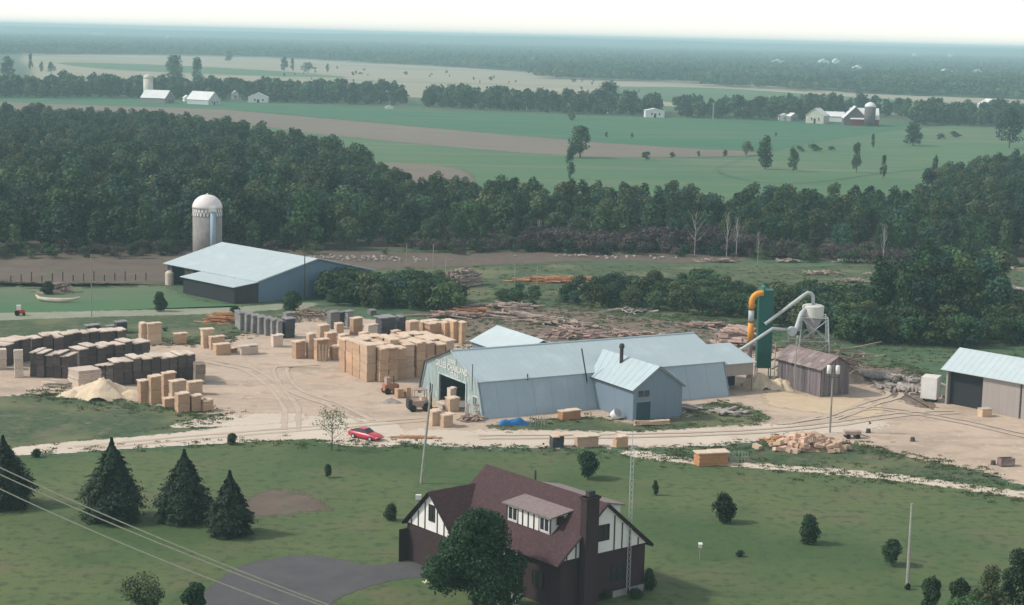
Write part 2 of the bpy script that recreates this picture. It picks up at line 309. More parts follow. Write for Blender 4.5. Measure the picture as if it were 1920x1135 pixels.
sheet('gravel_spur', [(325, 803), (345, 792), (440, 780), (560, 776), (560, 790), (430, 800)], 0.06, M_gravel, 0.1, 1.0, band=1.5)
sheet('mill_road', [(735, 808), (900, 808), (1150, 806), (1430, 798), (1640, 790), (1640, 806), (1440, 824), (1300, 836), (1000, 838), (760, 830)], 0.04, M_gravel, 0.2, 1.2)
sheet('mill_verge', [(925, 800), (1100, 782), (1180, 796), (1290, 782), (1290, 765), (1370, 756), (1430, 778), (1425, 792), (1300, 804), (1150, 808), (1000, 806)], 0.045, M_rough, 0.3, 0.8)
sheet('verge_grass', [(1270, 858), (1385, 868), (1450, 832), (1600, 835), (1700, 858), (1870, 896), (1700, 892), (1500, 880), (1380, 872)], 0.05, M_rough, 0.25, 1.0)
sheet('worn_track', [(1190, 846), (1300, 862), (1500, 876), (1700, 894), (1980, 930), (1980, 942), (1700, 905), (1500, 885), (1300, 870), (1180, 856)], 0.055, M_gravel, 0.25, 0.8, band=1.8)
sheet('farm_lane', [(-60, 602), (-60, 590), (170, 584), (400, 578), (520, 571), (585, 568), (585, 575), (420, 588), (180, 595)], 0.035, mat('lane_dust', (0.30, 0.30, 0.22), (0.22, 0.24, 0.16), 0.2, 0.95, coord=W), 0.1, 2, band=1.6)
sheet('asphalt_drive', [(330, 1180), (430, 1075), (500, 1050), (590, 1042), (690, 1060), (760, 1055), (830, 1062), (860, 1090), (760, 1085), (640, 1120), (560, 1180)], 0.04, M_asphalt, 0.06, 1, band=0.5)
sheet('dirt_patch', [(467, 938), (490, 925), (540, 920), (580, 932), (618, 953), (560, 962), (480, 968), (440, 960)], 0.03, M_mud, 0.15, 0.8)
sheet('garden_soil', [(-60, 532), (-60, 486), (300, 462), (600, 468), (820, 474), (1180, 470), (1330, 476), (1400, 486), (1300, 494), (1150, 490), (1000, 494), (700, 506), (640, 500), (300, 533)], 0.02, M_mud, 0.8, 3)
sheet('forest_floor', [(-60, 484), (300, 470), (700, 466), (1300, 470), (1980, 494), (1980, 325), (1740, 372), (1720, 414), (1000, 410), (760, 385), (600, 315), (450, 280), (200, 250), (-60, 240)], 0.015, M_mud, 2, 8)
sheet('log_yard', [(840, 575), (930, 570), (1080, 582), (1250, 602), (1400, 612), (1440, 660), (1300, 655), (1000, 640), (880, 640), (860, 600)], 0.045, M_litter, 0.5, 1.2)
sheet('clearing_grass', [(820, 506), (1000, 498), (1250, 500), (1500, 502), (1700, 494), (1980, 500), (1980, 640), (1750, 650), (1600, 640), (1400, 605), (1250, 595), (1000, 572), (830, 560)], 0.025, M_rough, 0.8, 2)
sheet('chip_strip', [(1590, 690), (1600, 680), (1700, 692), (1745, 705), (1750, 765), (1660, 735)], 0.05, M_litter, 0.3, 0.8)
sheet('sawdust_spread', [(1430, 740), (1460, 735), (1540, 748), (1600, 745), (1650, 762), (1640, 780), (1560, 778), (1450, 762)], 0.05, M_sawdust, 0.3, 0.6)
M_track = mat('wheel_track', (0.45, 0.355, 0.27), (0.53, 0.425, 0.325), 0.3, 0.95, coord=W, edge=0.25)
for path in ([(150, 845), (330, 828), (520, 812), (680, 800), (800, 790)], [(560, 806), (560, 770), (520, 720), (470, 690), (400, 676)], [(700, 790), (640, 760), (560, 730), (540, 690), (600, 690)], [(900, 824), (1150, 822), (1400, 814), (1560, 800), (1700, 780), (1800, 776)], [(1500, 800), (1620, 770), (1700, 776), (1830, 800), (1960, 830)], [(1480, 802), (1560, 790), (1640, 760), (1690, 740), (1640, 700)]):
    for o_ in (0, 1.7):
        g_ = [G(*p) for p in path]; L1 = []; L2 = []
        for i in range(len(g_)):
            t_ = (g_[min(i+1, len(g_)-1)]-g_[max(i-1, 0)]).normalized(); n_ = Vector((-t_.y, t_.x, 0)); L1.append(Q(g_[i]+n_*(o_-.28))); L2.append(Q(g_[i]+n_*(o_+.28)))
        sheet('wheel_track', L1+L2[::-1], 0.07+.004*len([o for o in C.objects if o.name.startswith('wheel_track')]), M_track, 0.02, 1.0, band=.5)
# fields beyond the wood
sheet('hay_meadow', [(380, 232), (640, 252), (1060, 290), (1400, 293), (1700, 262), (1980, 245), (1980, 345), (1740, 385), (1700, 420), (1000, 415), (700, 380), (560, 300)], 0.03, M_green2, 2, 12)
sheet('ploughed_strip', [(-60, 188), (200, 192), (430, 207), (640, 225), (1060, 262), (1390, 283), (1400, 293), (1060, 292), (640, 256), (420, 232), (-60, 212)], 0.08, M_plough, 1.5, 12)
sheet('ploughed_patch', [(715, 306), (860, 318), (880, 350), (720, 345)], 0.08, M_plough, 1, 8)
sheet('green_crop_field', [(-60, 174), (430, 190), (800, 208), (1300, 222), (1700, 234), (1740, 262), (1500, 278), (1390, 283), (1060, 262), (640, 225), (430, 207), (-60, 188)], 0.10, M_green1, 1.5, 14)
sheet('pale_pasture', [(1560, 262), (1760, 238), (1980, 232), (1980, 300), (1700, 320), (1480, 345), (1350, 320), (1420, 290)], 0.12, M_green2, 2, 12)
sheet('dry_field', [(40, 101), (250, 101), (500, 106), (820, 124), (1000, 137), (1340, 153), (1620, 176), (1980, 190), (1980, 222), (1600, 212), (1150, 196), (700, 180), (300, 162), (60, 150)], 0.15, M_straw, 6, 60)
sheet('dry_field_strip', [(1150, 166), (1340, 166), (1620, 184), (1980, 206), (1980, 222), (1500, 205), (1200, 186)], 0.3, M_green2, 6, 30)
sheet('grass_strip', [(120, 118), (300, 122), (520, 134), (640, 146), (420, 140), (200, 130)], 0.3, M_green2, 5, 30)
# low wooded rise on the horizon
hv = []; hf = []; NX = 160
for i in range(NX+1):
    x = -9000+18000*i/NX
    for (y, z) in ((6000, -2), (6800, 8), (7800, 20), (9200, 33), (11500, 38)):
        a = 4.5*math.sin(x*0.0009+1)+3.0*math.sin(x*0.0026+y)+1.6*math.sin(x*0.009+y*.3)
        hv.append((x*(1+(y-6000)/16000), y+200*math.sin(x*0.002), z+(a if z > 0 else 0)))
for i in range(NX):
    for j in range(4): k = i*5+j; hf.append((k, k+5, k+6, k+1))
me = bpy.data.meshes.new('hills'); me.from_pydata(hv, [], hf); me.attributes.new('edge', 'FLOAT', 'POINT').data.foreach_set('value', [1.0]*len(hv)); me.materials.append(M_hill); me.update()
for p in me.polygons: p.use_smooth = True
tag(link('hills', me), kind='structure')

# ------------------------------------------------------------ trees
def leafmesh(name, pts, nrm, size, m_, asp=1.0):
    n = len(pts); nrm = nrm/np.linalg.norm(nrm, axis=1, keepdims=True)
    a = rng.normal(size=(n, 3)); t = np.cross(nrm, a); t /= np.linalg.norm(t, axis=1, keepdims=True); b = np.cross(nrm, t)
    s = (size*rng.uniform(0.6, 1.3, n))[:, None]
    V = np.stack([pts-t*s*0.5*asp-nrm*s*0.12, pts-b*s*0.5+nrm*s*0.1, pts+t*s*0.5*asp-nrm*s*0.12, pts+b*s*0.5+nrm*s*0.1], 1).reshape(-1, 3)
    me = bpy.data.meshes.new(name); me.vertices.add(4*n); me.vertices.foreach_set('co', V.ravel().astype(np.float32))
    me.loops.add(4*n); me.loops.foreach_set('vertex_index', np.arange(4*n, dtype=np.int32))
    me.polygons.add(n); me.polygons.foreach_set('loop_start', np.arange(0, 4*n, 4, dtype=np.int32)); me.polygons.foreach_set('loop_total', np.full(n, 4, dtype=np.int32))
    me.update(calc_edges=True); me.materials.append(m_); return me
def crown(name, w, h, n, leaf, m_, base=0.12, lobes=14, shape=1.0, lr=(0.16, 0.3)):
    "n leaf clumps over overlapping lobes; base = height of the crown's underside as a share of h"
    P = []; D = []; ch = h*(1-base); cz = h*base
    Ls = []
    for i in range(lobes):
        u = rng.uniform(0, 1)**0.8; ang = rng.uniform(0, 2*PI); env = math.sin(PI*min(0.97, 0.18+0.8*u))**0.6*shape
        rr = rng.uniform(0.25, 0.75)*env; r = rng.uniform(*lr)
        Ls.append((rr*math.cos(ang)*w*0.55, rr*math.sin(ang)*w*0.55, cz+ch*(0.1+0.78*u), r*w*0.95, r*ch*0.7))
    Ls.append((0, 0, cz+ch*0.55, w*0.3, ch*0.38))
    A = np.array(Ls); wts = A[:, 3]**2; wts /= wts.sum(); k = rng.choice(len(Ls), n, p=wts)
    d = rng.normal(size=(n, 3)); d[:, 2] += 0.25; d /= np.linalg.norm(d, axis=1, keepdims=True)
    rad = rng.uniform(0.55, 1.08, n)[:, None]
    P = A[k, :3] + d*rad*np.stack([A[k, 3], A[k, 3], A[k, 4]], 1)
    nr = d + rng.normal(size=(n, 3))*0.55; nr[:, 2] += 0.35
    P[:, 2] = np.maximum(P[:, 2], 0.1)
    return leafmesh(name, P, nr, leaf, m_)
def conifer(name, w, h, n, leaf, m_, tiers=17):
    u = rng.uniform(0, 1, n)**1.35; th = rng.uniform(0, 2*PI, n); ph = rng.uniform(0, 6, tiers+2)
    t = u*tiers; ti = t.astype(int); fr = t-ti
    prof = np.where(u < 0.2, 0.85+0.75*u, 1.0)*np.minimum(1.0, (1-u)*1.42)**1.05*np.where(u > .86, .75, 1)
    wob = 1+0.17*np.sin(th*3+ph[ti])+0.13*np.sin(th*7+ph[ti]*3)+0.08*np.sin(th*13+ph[ti]*5)
    r = w/2*prof*wob*(1.10-0.34*fr)*rng.uniform(0.55, 1.05, n)
    P = np.stack([r*np.cos(th), r*np.sin(th), 0.04*h+u*0.96*h-0.05*r], 1)
    nr = np.stack([np.cos(th), np.sin(th), np.full(n, 0.9)], 1)+rng.normal(size=(n, 3))*0.45
    return leafmesh(name, P, nr, leaf, m_, 1.4)
def trunk(name, h, r, m_=None, limbs=5, spread=1.5):
    b = MB(); b.tube([(0, 0, -0.2), (0.02*h, 0, h*0.4), (0, 0.02*h, h*0.85)], [r, r*0.7, r*0.25], 7)
    for i in range(limbs):
        a = i*2.4; z = h*(0.3+0.08*i); b.tube([(0, 0, z), (math.cos(a)*spread*0.6, math.sin(a)*spread*0.6, z+h*0.12), (math.cos(a)*spread, math.sin(a)*spread, z+h*0.3)], [r*0.4, r*0.25, r*0.1], 5)
    me = b.mesh(name); me.materials.append(m_ or M_bark); return me
CR = {}   # crown variants (unit height 1 scaled by object scale)
FOREST = [(crown('crown', 0.72+0.12*math.sin(i*2.1), 1.0, 1300, 0.058, M_leaf[(0, 1, 0, 3, 2, 2, 1, 3, 0, 1)[i]], base=0.05, lobes=15+i % 4, shape=0.85+0.03*(i % 5), lr=(0.12, 0.25)), trunk('trunk', 1.0, 0.022, spread=0.22)) for i in range(10)]
LOW = [crown('crown', 0.8, 1.0, 240, 0.13, M_leaf[i % 4], base=0.0, lobes=9, lr=(0.15, 0.28)) for i in range(6)]
SHRUB = [crown('foliage', 1.15, 1.0, 900, 0.085, M_leaf[(0, 1, 3, 2)[i]], base=0.0, lobes=10, lr=(0.16, 0.3)) for i in range(4)]
def tree(x, y, h, i, label, group=None, name='tree', cat='tree', wx=1.0, tr=None):
    cm, tm = FOREST[i % len(FOREST)]
    t = thing(name, label, cat, (x, y, 0), random.uniform(0, 6.28), group, (h*wx, h*wx, h))
    link('crown', cm, t); link('trunk', tr or tm, t)
    return t
def shrub(x, y, h, i, label, group=None, wx=1.0, name='shrub'):
    t = thing(name, label, 'shrub', (x, y, 0), random.uniform(0, 6.28), group, (h*wx, h*wx, h))
    link('foliage', SHRUB[i % 4], t); return t
def scatter(name, pts, sources, hs, label=None):
    "one stuff object: source meshes instanced on points by geometry nodes"
    n = len(pts); me = bpy.data.meshes.new(name); me.from_pydata([(p[0], p[1], 0) for p in pts], [], []); 
    a = me.attributes.new('sz', 'FLOAT', 'POINT'); a.data.foreach_set('value', [random.uniform(*hs) for _ in pts])
    a = me.attributes.new('rz', 'FLOAT', 'POINT'); a.data.foreach_set('value', [random.uniform(0, 6.28) for _ in pts])
    o = tag(link(name, me), label, kind='stuff')
    ng = bpy.data.node_groups.new(name, 'GeometryNodeTree'); ng.interface.new_socket('Geometry', in_out='INPUT', socket_type='NodeSocketGeometry'); ng.interface.new_socket('Geometry', in_out='OUTPUT', socket_type='NodeSocketGeometry')
    N = ng.nodes; L = ng.links; gi = N.new('NodeGroupInput'); go = N.new('NodeGroupOutput'); ip = N.new('GeometryNodeInstanceOnPoints'); g2 = N.new('GeometryNodeGeometryToInstance')
    for s_ in reversed(sources):
        oi = N.new('GeometryNodeObjectInfo'); oi.transform_space = 'ORIGINAL'; oi.inputs['Object'].default_value = s_; oi.inputs['As Instance'].default_value = True
        L.new(oi.outputs['Geometry'], g2.inputs[0])
    L.new(gi.outputs[0], ip.inputs['Points']); L.new(g2.outputs[0], ip.inputs['Instance']); ip.inputs['Pick Instance'].default_value = True
    rv = N.new('FunctionNodeRandomValue'); rv.data_type = 'INT'; rv.inputs['Min'].default_value = 0 if False else rv.inputs['Min'].default_value
    for s_ in rv.inputs:
        if s_.type == 'INT' and s_.name == 'Min': s_.default_value = 0
        if s_.type == 'INT' and s_.name == 'Max': s_.default_value = len(sources)-1
    L.new([q for q in rv.outputs if q.type == 'INT'][0], ip.inputs['Instance Index'])
    g2.inputs[0].is_multi_input
    na = N.new('GeometryNodeInputNamedAttribute'); na.data_type = 'FLOAT'; na.inputs[0].default_value = 'sz'
    nb = N.new('GeometryNodeInputNamedAttribute'); nb.data_type = 'FLOAT'; nb.inputs[0].default_value = 'rz'
    cx = N.new('ShaderNodeCombineXYZ'); L.new(nb.outputs[0], cx.inputs[2])
    er = N.new('FunctionNodeEulerToRotation'); L.new(cx.outputs[0], er.inputs[0])
    L.new(er.outputs[0], ip.inputs['Rotation']); L.new(na.outputs[0], ip.inputs['Scale']); L.new(ip.outputs[0], go.inputs[0])
    md = o.modifiers.new('scatter', 'NODES'); md.node_group = ng
    return o
# the wood behind the yard
FP = [(-60, 480), (300, 470), (600, 470), (1000, 462), (1300, 468), (1980, 490), (1980, 330), (1850, 340), (1740, 372), (1720, 408), (1400, 412), (1000, 404), (800, 392), (740, 375), (690, 350), (600, 312), (450, 278), (200, 250), (-60, 243)]
pts = fill(FP, 5.6); pts.sort(key=lambda p: p[1]); near = pts[:250]; restp = pts[250:]
srcs = []
for k, (x, y) in enumerate(near):
    px, py = Q((x, y, 0))
    seg = ('at the wood edge behind the barn and silo', 'at the wood edge behind the log yard', 'at the wood edge behind the right-hand clearing')[0 if px < 700 else 1 if px < 1300 else 2]
    t = tree(x, y, random.choice((random.uniform(5.5, 8.5), random.uniform(8, 10.5), random.uniform(9, 12.5)))*(1.08 if px < 700 else 0.85), int(rng.integers(0, 10)), 'dark green broadleaf tree '+seg, 'trees '+seg, wx=random.uniform(0.9, 1.2))
    if k < 40: srcs.append([c for c in C.objects if c.parent == t and c.name.startswith('crown')][0]) if k % 4 == 0 else None
lf = [p for p in restp if Q((p[0], p[1], 0))[0] < 690]; rt = [p for p in restp if Q((p[0], p[1], 0))[0] >= 690]
scatter('woodland', lf, srcs, (7, 13.5)); scatter('woodland', rt, srcs, (5.5, 11))
# ------------------------------------------------------------ far woods, hedgerow, field trees
def patch(name, i):
    P = []; Nn = []
    for k in range(30):
        cx, cy = rng.uniform(-24, 24, 2); r = rng.uniform(2.6, 4.6); h = rng.uniform(6.5, 11) + (2.5 if rng.random() < .12 else 0); n = 34
        d = rng.normal(size=(n, 3)); d[:, 2] = np.abs(d[:, 2])*0.9+0.0; d /= np.linalg.norm(d, axis=1, keepdims=True)
        P.append(d*np.array([r, r, h*0.55])*rng.uniform(0.8, 1.05, (n, 1))+np.array([cx, cy, h*0.42])); Nn.append(d+rng.normal(size=(n, 3))*0.3)
    return leafmesh(name, np.concatenate(P), np.concatenate(Nn), 2.6, M_leaf[i % 4])
SPECKS = [(182, 72, 24, 8, 'long white farmhouse alone in the far left woods'), (314, 77, 7, 6, 'small white speck of a house in the far left woods'), (1460, 128, 26, 7, 'long pale barn in far woods, leftmost of the distant hamlet'),
          (1545, 128, 20, 8, 'white barn in the middle of the distant hamlet, above the dark treeline'), (1568, 127, 12, 8, 'short white house right beside the white barn of the distant hamlet'), (1610, 140, 22, 6, 'low pale shed lower down and right of the distant hamlet'),
          (1715, 112, 7, 7, 'tiny white house high in the far right woods, left one of two'), (1782, 113, 8, 7, 'tiny white house high in the far right woods, right one of two'), (1775, 146, 28, 5, 'long low pale building in the far right woods'), (1835, 148, 14, 6, 'short pale building in far woods near right edge')]
sp = [(G(x, y), w) for x, y, w, h, l in SPECKS]
far = fill([(-200, 102), (250, 103), (500, 108), (820, 125), (1015, 135), (1017, 149), (1280, 155), (1340, 162), (1727, 181), (2100, 192), (2100, 116), (960, 90), (-200, 64)], 38)
far = [p for p in far if not any(abs(p[0]-g.x) < 45 and -170 < p[1]-g.y < 40 for g, w in sp)]
psrc = []
for i in range(4):
    o = tag(link('woodland', patch('woodland', i), None, (far[i*7+3][0], far[i*7+3][1], 0)), kind='stuff'); psrc.append(o)
scatter('woodland', far, psrc, (0.9, 1.3))
# dense hedgerow behind the green field
ltree = []
HP = [(-80, 184), (270, 186), (480, 192), (730, 199), (1060, 214), (1300, 222), (1440, 227), (1440, 217), (1300, 211), (1060, 203), (730, 187), (270, 172), (-80, 169)]
hp = [p for p in fill(HP, 8.5) if not (722 < Q((p[0], p[1], 0))[0] < 736) and math.sin(p[0]*.045+1)+math.sin(p[0]*.11) > -1.55]
hp += fill([(1440, 227), (1560, 228), (1560, 216), (1440, 212)], 8) + fill([(1708, 236), (1830, 238), (1980, 244), (1980, 224), (1708, 222)], 8) + fill([(1500, 214), (1700, 222), (1700, 214), (1500, 206)], 10)
hs_ = []
for k in range(6):
    p = hp[k*11+2]; t = thing('tree', 'far hedgerow tree in the dark line behind the long green field', 'tree', (p[0], p[1], 0), 0, 'trees in the far hedgerow', (12, 12, 11)); hs_.append(link('crown', LOW[k], t)); link('trunk', FOREST[k][1], t)
scatter('hedgerow', hp, hs_, (5, 14.5))
bb = fill([(1330, 158), (1727, 179), (1727, 185), (1330, 166)], 16)
def ptree(x, yb, yt, w, i, label, group=None, low=False, name='tree'):
    p = G(x, yb); s = ppm(x, yb); h = (yb-yt)/s*1.02; t = thing(name, label, 'tree', (p.x, p.y, 0), random.uniform(0, 6), group, (w/s/(.85 if low else .66), w/s/(.85 if low else .66), h))
    link('crown', LOW[i % 6] if low else FOREST[i % 10][0], t); link('trunk', FOREST[i % 10][1], t); return t
for a in [(1088, 296, 238, 52, 1, 'spreading round tree alone in the brown strip, upper centre'), (1068, 337, 276, 20, 3, 'narrow upright tree just below the spreading round tree'), (1434, 318, 256, 44, 2, 'tall loose-crowned tree standing in the hay field left of the farm'),
          (1399, 293, 263, 22, 4, 'small tree on the field edge left of the loose-crowned tree'), (1605, 324, 266, 26, 5, 'slender leaning tree in the field below the red-walled barn'), (1487, 322, 278, 24, 6, 'thin tree with bushy top between two taller field trees'),
          (1712, 274, 232, 46, 0, 'broad dark tree clump on the right field, below the hedge'), (1892, 278, 205, 44, 7, 'tall dark tree above the right-hand wood, near the picture edge'), (1655, 338, 290, 14, 8, 'narrow pale tree at the right end of the wood'),
          (1636, 278, 252, 9, 3, 'very thin young tree in the green field below the barn'), (1752, 338, 292, 16, 2, 'slim tree sticking up at the left end of the right-hand wood'), (430, 116, 96, 20, 1, 'round lone tree in the pale dry field, upper left'),
          (533, 134, 108, 17, 0, 'dark upright tree, left of a pair in the dry field'), (548, 134, 110, 9, 3, 'thin tree, right of a pair in the dry field'), (578, 137, 116, 25, 4, 'squat dark tree right of the pair in the dry field'), (614, 136, 120, 8, 6, 'tiny tree farthest right of the dry field row'),
          (326, 160, 106, 46, 1, 'large round double tree rising over the hedge right of the far silo'), (370, 162, 110, 26, 3, 'tall narrow tree right of the large round double tree'), (57, 134, 100, 12, 5, 'slim poplar at far left, above the hedge'), (78, 136, 116, 10, 6, 'small poplar right of the slim poplar'),
          (96, 138, 117, 14, 7, 'bushy small tree left over the hedge'), (15, 150, 108, 30, 0, 'broad dark tree at the left edge above the hedge'), (1140, 206, 156, 56, 1, 'big domed tree rising above the far hedgerow at centre'), (1612, 212, 176, 30, 0, 'dark tree behind the white barns of the right farm')]:
    ptree(*a)
for k, (x, y, h, w) in enumerate([(1212, 300, 15, 28), (1260, 299, 13, 18), (1310, 294, 12, 10), (1360, 294, 13, 14), (1527, 284, 14, 34), (1500, 285, 12, 24), (1137, 258, 10, 10), (1185, 262, 12, 10), (1072, 226, 16, 24), (1560, 282, 8, 22), (1790, 258, 12, 30), (140, 180, 8, 10), (68, 184, 12, 8), (35, 186, 8, 8), (1455, 256, 8, 8), (1765, 262, 12, 24)]):
    p = G(x, y); s = ppm(x, y); t = thing('shrub', 'small dark bush on a field boundary beyond the wood', 'shrub', p, k, 'bushes along the field boundaries', (w/s, w/s, h/s)); link('foliage', LOW[k % 6], t)
for k in range(34):
    x = random.uniform(520, 1230); y = 124+(x-520)*0.045+random.uniform(0, 28); p = G(x, y); s = ppm(x, y)*1.0; w = random.choice([4, 5, 6, 9, 14]); t = thing('shrub', 'tiny scattered bush in the dry field beyond the hedgerow', 'shrub', p, k, 'bushes dotted over the dry field', (w/s, w/s, random.uniform(4, 8)/s)); link('foliage', LOW[k % 6], t)

# ------------------------------------------------------------ buildings: helpers
def rslab(name, m_, parent, pts, th=0.12, kind=None):
    pts = [Vector(p) for p in pts]; n = (pts[1]-pts[0]).cross(pts[2]-pts[0]).normalized()
    if n.z < 0: pts.reverse(); n = -n
    return tag(MB().slab(pts, n*th).build(name, m_, parent), kind=kind)
def seams(parent, m_, e0, e1, r0, r1, n, name='roof_seam'):
    b = MB(); e0, e1, r0, r1 = map(Vector, (e0, e1, r0, r1)); nn = (e1-e0).cross(r0-e0).normalized(); nn = nn if nn.z > 0 else -nn
    d = (e1-e0).normalized()*0.018
    for i in range(n+1):
        t = i/n*0.996+0.002; a = e0.lerp(e1, t); c = r0.lerp(r1, t); b.slab([a-d+nn*0.022, a+d+nn*0.022, c+d+nn*0.022, c-d+nn*0.022], nn*0.02)
    return tag(b.build(name, m_, parent), kind='stuff')
def wallpoly(name, m_, parent, pts, n, th=0.2):
    return MB().slab(pts, Vector(n)*th).build(name, m_, parent)
def window(parent, fr, corner, du, w, h, nrm, m_frame=None, mull=1):
    "frame + glass; corner = lower corner, du = unit vector along the wall, nrm = outward normal"
    c = Vector(corner); du = Vector(du); nz = Vector(nrm); up = Vector((0, 0, 1)); b = MB(); t = 0.08
    def bar(a0, a1, b0, b1): b.slab([c+du*a0+up*b0+nz*0.06, c+du*a1+up*b0+nz*0.06, c+du*a1+up*b1+nz*0.06, c+du*a0+up*b1+nz*0.06], nz*0.08)
    bar(0, w, 0, t); bar(0, w, h-t, h); bar(0, t, t, h-t); bar(w-t, w, t, h-t)
    for i in range(mull): x = w*(i+1)/(mull+1); bar(x-t/2, x+t/2, t, h-t)
    f = b.build('window', m_frame or M_white, parent)
    g = MB().slab([c+du*t+up*t+nz*0.02, c+du*(w-t)+up*t+nz*0.02, c+du*(w-t)+up*(h-t)+nz*0.02, c+du*t+up*(h-t)+nz*0.02], nz*0.01).build('pane', M_glass, f); return f
def gable(t, w, L, e, h, mw, mr, x0=0, y0=0, ov=0.35, n_s=0, wall='wall', front=True, mw2=None):
    "gabled block: gable faces along local x (width w), ridge along y from y0 to y0+L"
    x1 = x0+w; xm = x0+w/2; y1 = y0+L
    for yy, nn in ((y0, -1), (y1, 1)):
        P = [(x0, yy, 0), (x1, yy, 0), (x1, yy, e), (xm, yy, h), (x0, yy, e)]
        if nn > 0: P.reverse()
        wallpoly(wall, mw, t, P, (0, nn, 0), 0.18)
    wallpoly(wall, mw2 or mw, t, [(x0, y1-.19, 0), (x0, y0+.19, 0), (x0, y0+.19, e), (x0, y1-.19, e)], (-1, 0, 0), 0.18)
    wallpoly(wall, mw2 or mw, t, [(x1, y0+.19, 0), (x1, y1-.19, 0), (x1, y1-.19, e), (x1, y0+.19, e)], (1, 0, 0), 0.18)
    sl = (h-e)/(w/2); d = 0.1
    A = [(x0-ov, y0-ov, e-sl*ov+d), (x0-ov, y1+ov, e-sl*ov+d), (xm, y1+ov, h+d), (xm, y0-ov, h+d)]
    B = [(x1+ov, y0-ov, e-sl*ov+d), (x1+ov, y1+ov, e-sl*ov+d), (xm+.003, y1+ov, h+d), (xm+.003, y0-ov, h+d)]
    rslab('roof_panel', mr, t, A, 0.1); rslab('roof_panel', mr, t, B, 0.1)
    if n_s:
        seams(t, mr, A[0], A[1], A[3], A[2], n_s); seams(t, mr, B[0], B[1], B[3], B[2], n_s)
    MB().box(xm-.15, xm+.15, y0-ov, y1+ov, h+d-.02, h+d+.06).build('ridge_cap', mr, t)

# ------------------------------------------------------------ sawmill
mill = thing('sawmill', 'long blue-grey metal sawmill with gambrel roof and white lettering on its gable', 'sawmill', (-2.7, 212.2, 0), 0.51)
V0, V1, L, KZ, HZ, KW = 0.9, 18.7, 37.4, 4.46, 7.05, 1.7; VM = (V0+V1)/2
dv0, dv1, dz = 5.8, 13.2, 3.6
def fw(pts): wallpoly('front_wall', M_siding_g, mill, [(0, a, b) for a, b in pts][::-1], (-1, 0, 0), 0.15)
fw([(V0, 0), (dv0, 0), (dv0, dz), (dv0, dz+.001), (V0+KW, KZ)] if False else [(V0, 0), (dv0, 0), (dv0, dz), (V0+KW*dz/KZ, dz)])
fw([(dv1, 0), (V1, 0), (V1-KW*dz/KZ, dz), (dv1, dz)])
fw([(V0+KW*dz/KZ, dz), (V1-KW*dz/KZ, dz), (V1-KW, KZ), (VM, HZ), (V0+KW, KZ)])
b = MB()
for k in range(44):
    v = V0+0.4+k*0.4
    if v > V1-.4: break
    top = min(KZ if V0+KW <= v <= V1-KW else 99, 99); zt = (v-V0)/KW*KZ if v < V0+KW else (V1-v)/KW*KZ if v > V1-KW else KZ+(HZ-KZ)*(1-abs(v-VM)/(VM-V0-KW))
    z0 = dz+.02 if dv0-.1 < v < dv1+.1 else 0
    if zt-z0 > 0.3: b.box(-.05, -.002, v-.04, v+.04, z0, zt-.1)
tag(b.build('siding_batten', M_siding_g, mill), kind='stuff')
MB().box(-.1, -.055, dv0-.25, dv0, 0, dz+.25).build('door_trim', M_siding_g, mill); MB().box(-.1, -.055, dv1, dv1+.25, 0, dz+.25).build('door_trim', M_siding_g, mill); MB().box(-.1, -.055, dv0, dv1, dz, dz+.25).build('door_trim', M_siding_g, mill)
window(mill, None, (-.02, 3.9, 1.2), (0, -1, 0), 1.3, 1.3, (-1, 0, 0))
# dark trim following the gable edge
b = MB(); pr = [(V0-.12, 0), (V0+KW-.15, KZ+.1), (VM, HZ+.16), (V1-KW+.15, KZ+.1), (V1+.12, 0)]
b.tube([(-.22, a, z) for a, z in pr[:3]], 0.05, 5); b.build('rake_trim', M_roof_blue, mill)
MB().tube([(-.22, a, z) for a, z in pr[2:]], 0.13, 5).build('rake_trim', M_trim, mill)
# roof panels: near lower (three), upper near/far, far lower
def low(u0, u1, name='lower_roof_panel', top=KZ):
    rslab(name, M_roof_blue, mill, [(u0, V0, 0), (u1, V0, 0), (u1, V0+KW, KZ), (u0, V0+KW, KZ)], 0.08)
    n = max(1, int((u1-u0)/2.4)); seams(mill, M_roof_blue, (u0, V0, 0), (u1, V0, 0), (u0, V0+KW, KZ), (u1, V0+KW, KZ), n, 'wall_seam')
low(-.2, 7.6); low(7.62, 15.2); low(15.22, 24.6); low(24.62, 31); low(31.02, L)
rslab('lower_roof_panel', M_roof_blue, mill, [(-.2, V1, 0), (L, V1, 0), (L, V1-KW, KZ), (-.2, V1-KW, KZ)], 0.08)
for (u0, u1, ls) in ((-.2, 15.2, 0.0), (15.22, 24.6, 0), (24.62, L, 0)):
    rslab('roof_panel', M_roof_mint, mill, [(u0, V0+KW-.25, KZ-.02), (u1, V0+KW-.25, KZ-.02), (u1, VM, HZ+.08), (u0, VM, HZ+.08)], 0.1)
    seams(mill, M_roof_mint, (u0, V0+KW-.25, KZ-.02), (u1, V0+KW-.25, KZ-.02), (u0, VM, HZ+.08), (u1, VM, HZ+.08), int((u1-u0)/.95))
rslab('roof_panel', M_roof_mint, mill, [(-.2, V1-KW+.25, KZ), (L, V1-KW+.25, KZ), (L, VM+.003, HZ+.08), (-.2, VM+.003, HZ+.08)], 0.1)
MB().tube([(-.25, VM, HZ+.12), (L, VM, HZ+.12)], 0.12, 6).build('ridge_cap', M_roof_mint, mill)
wallpoly('end_wall', M_siding, mill, [(L-.05, V0, 0), (L-.05, V1, 0), (L-.05, V1-KW, KZ), (L-.05, VM, HZ), (L-.05, V0+KW, KZ)], (1, 0, 0), 0.15)
MB().box(.3, L-.3, V0+KW+.6, V1-KW-.6, 0.01, 0.06).build('floor_slab', M_conc, mill)
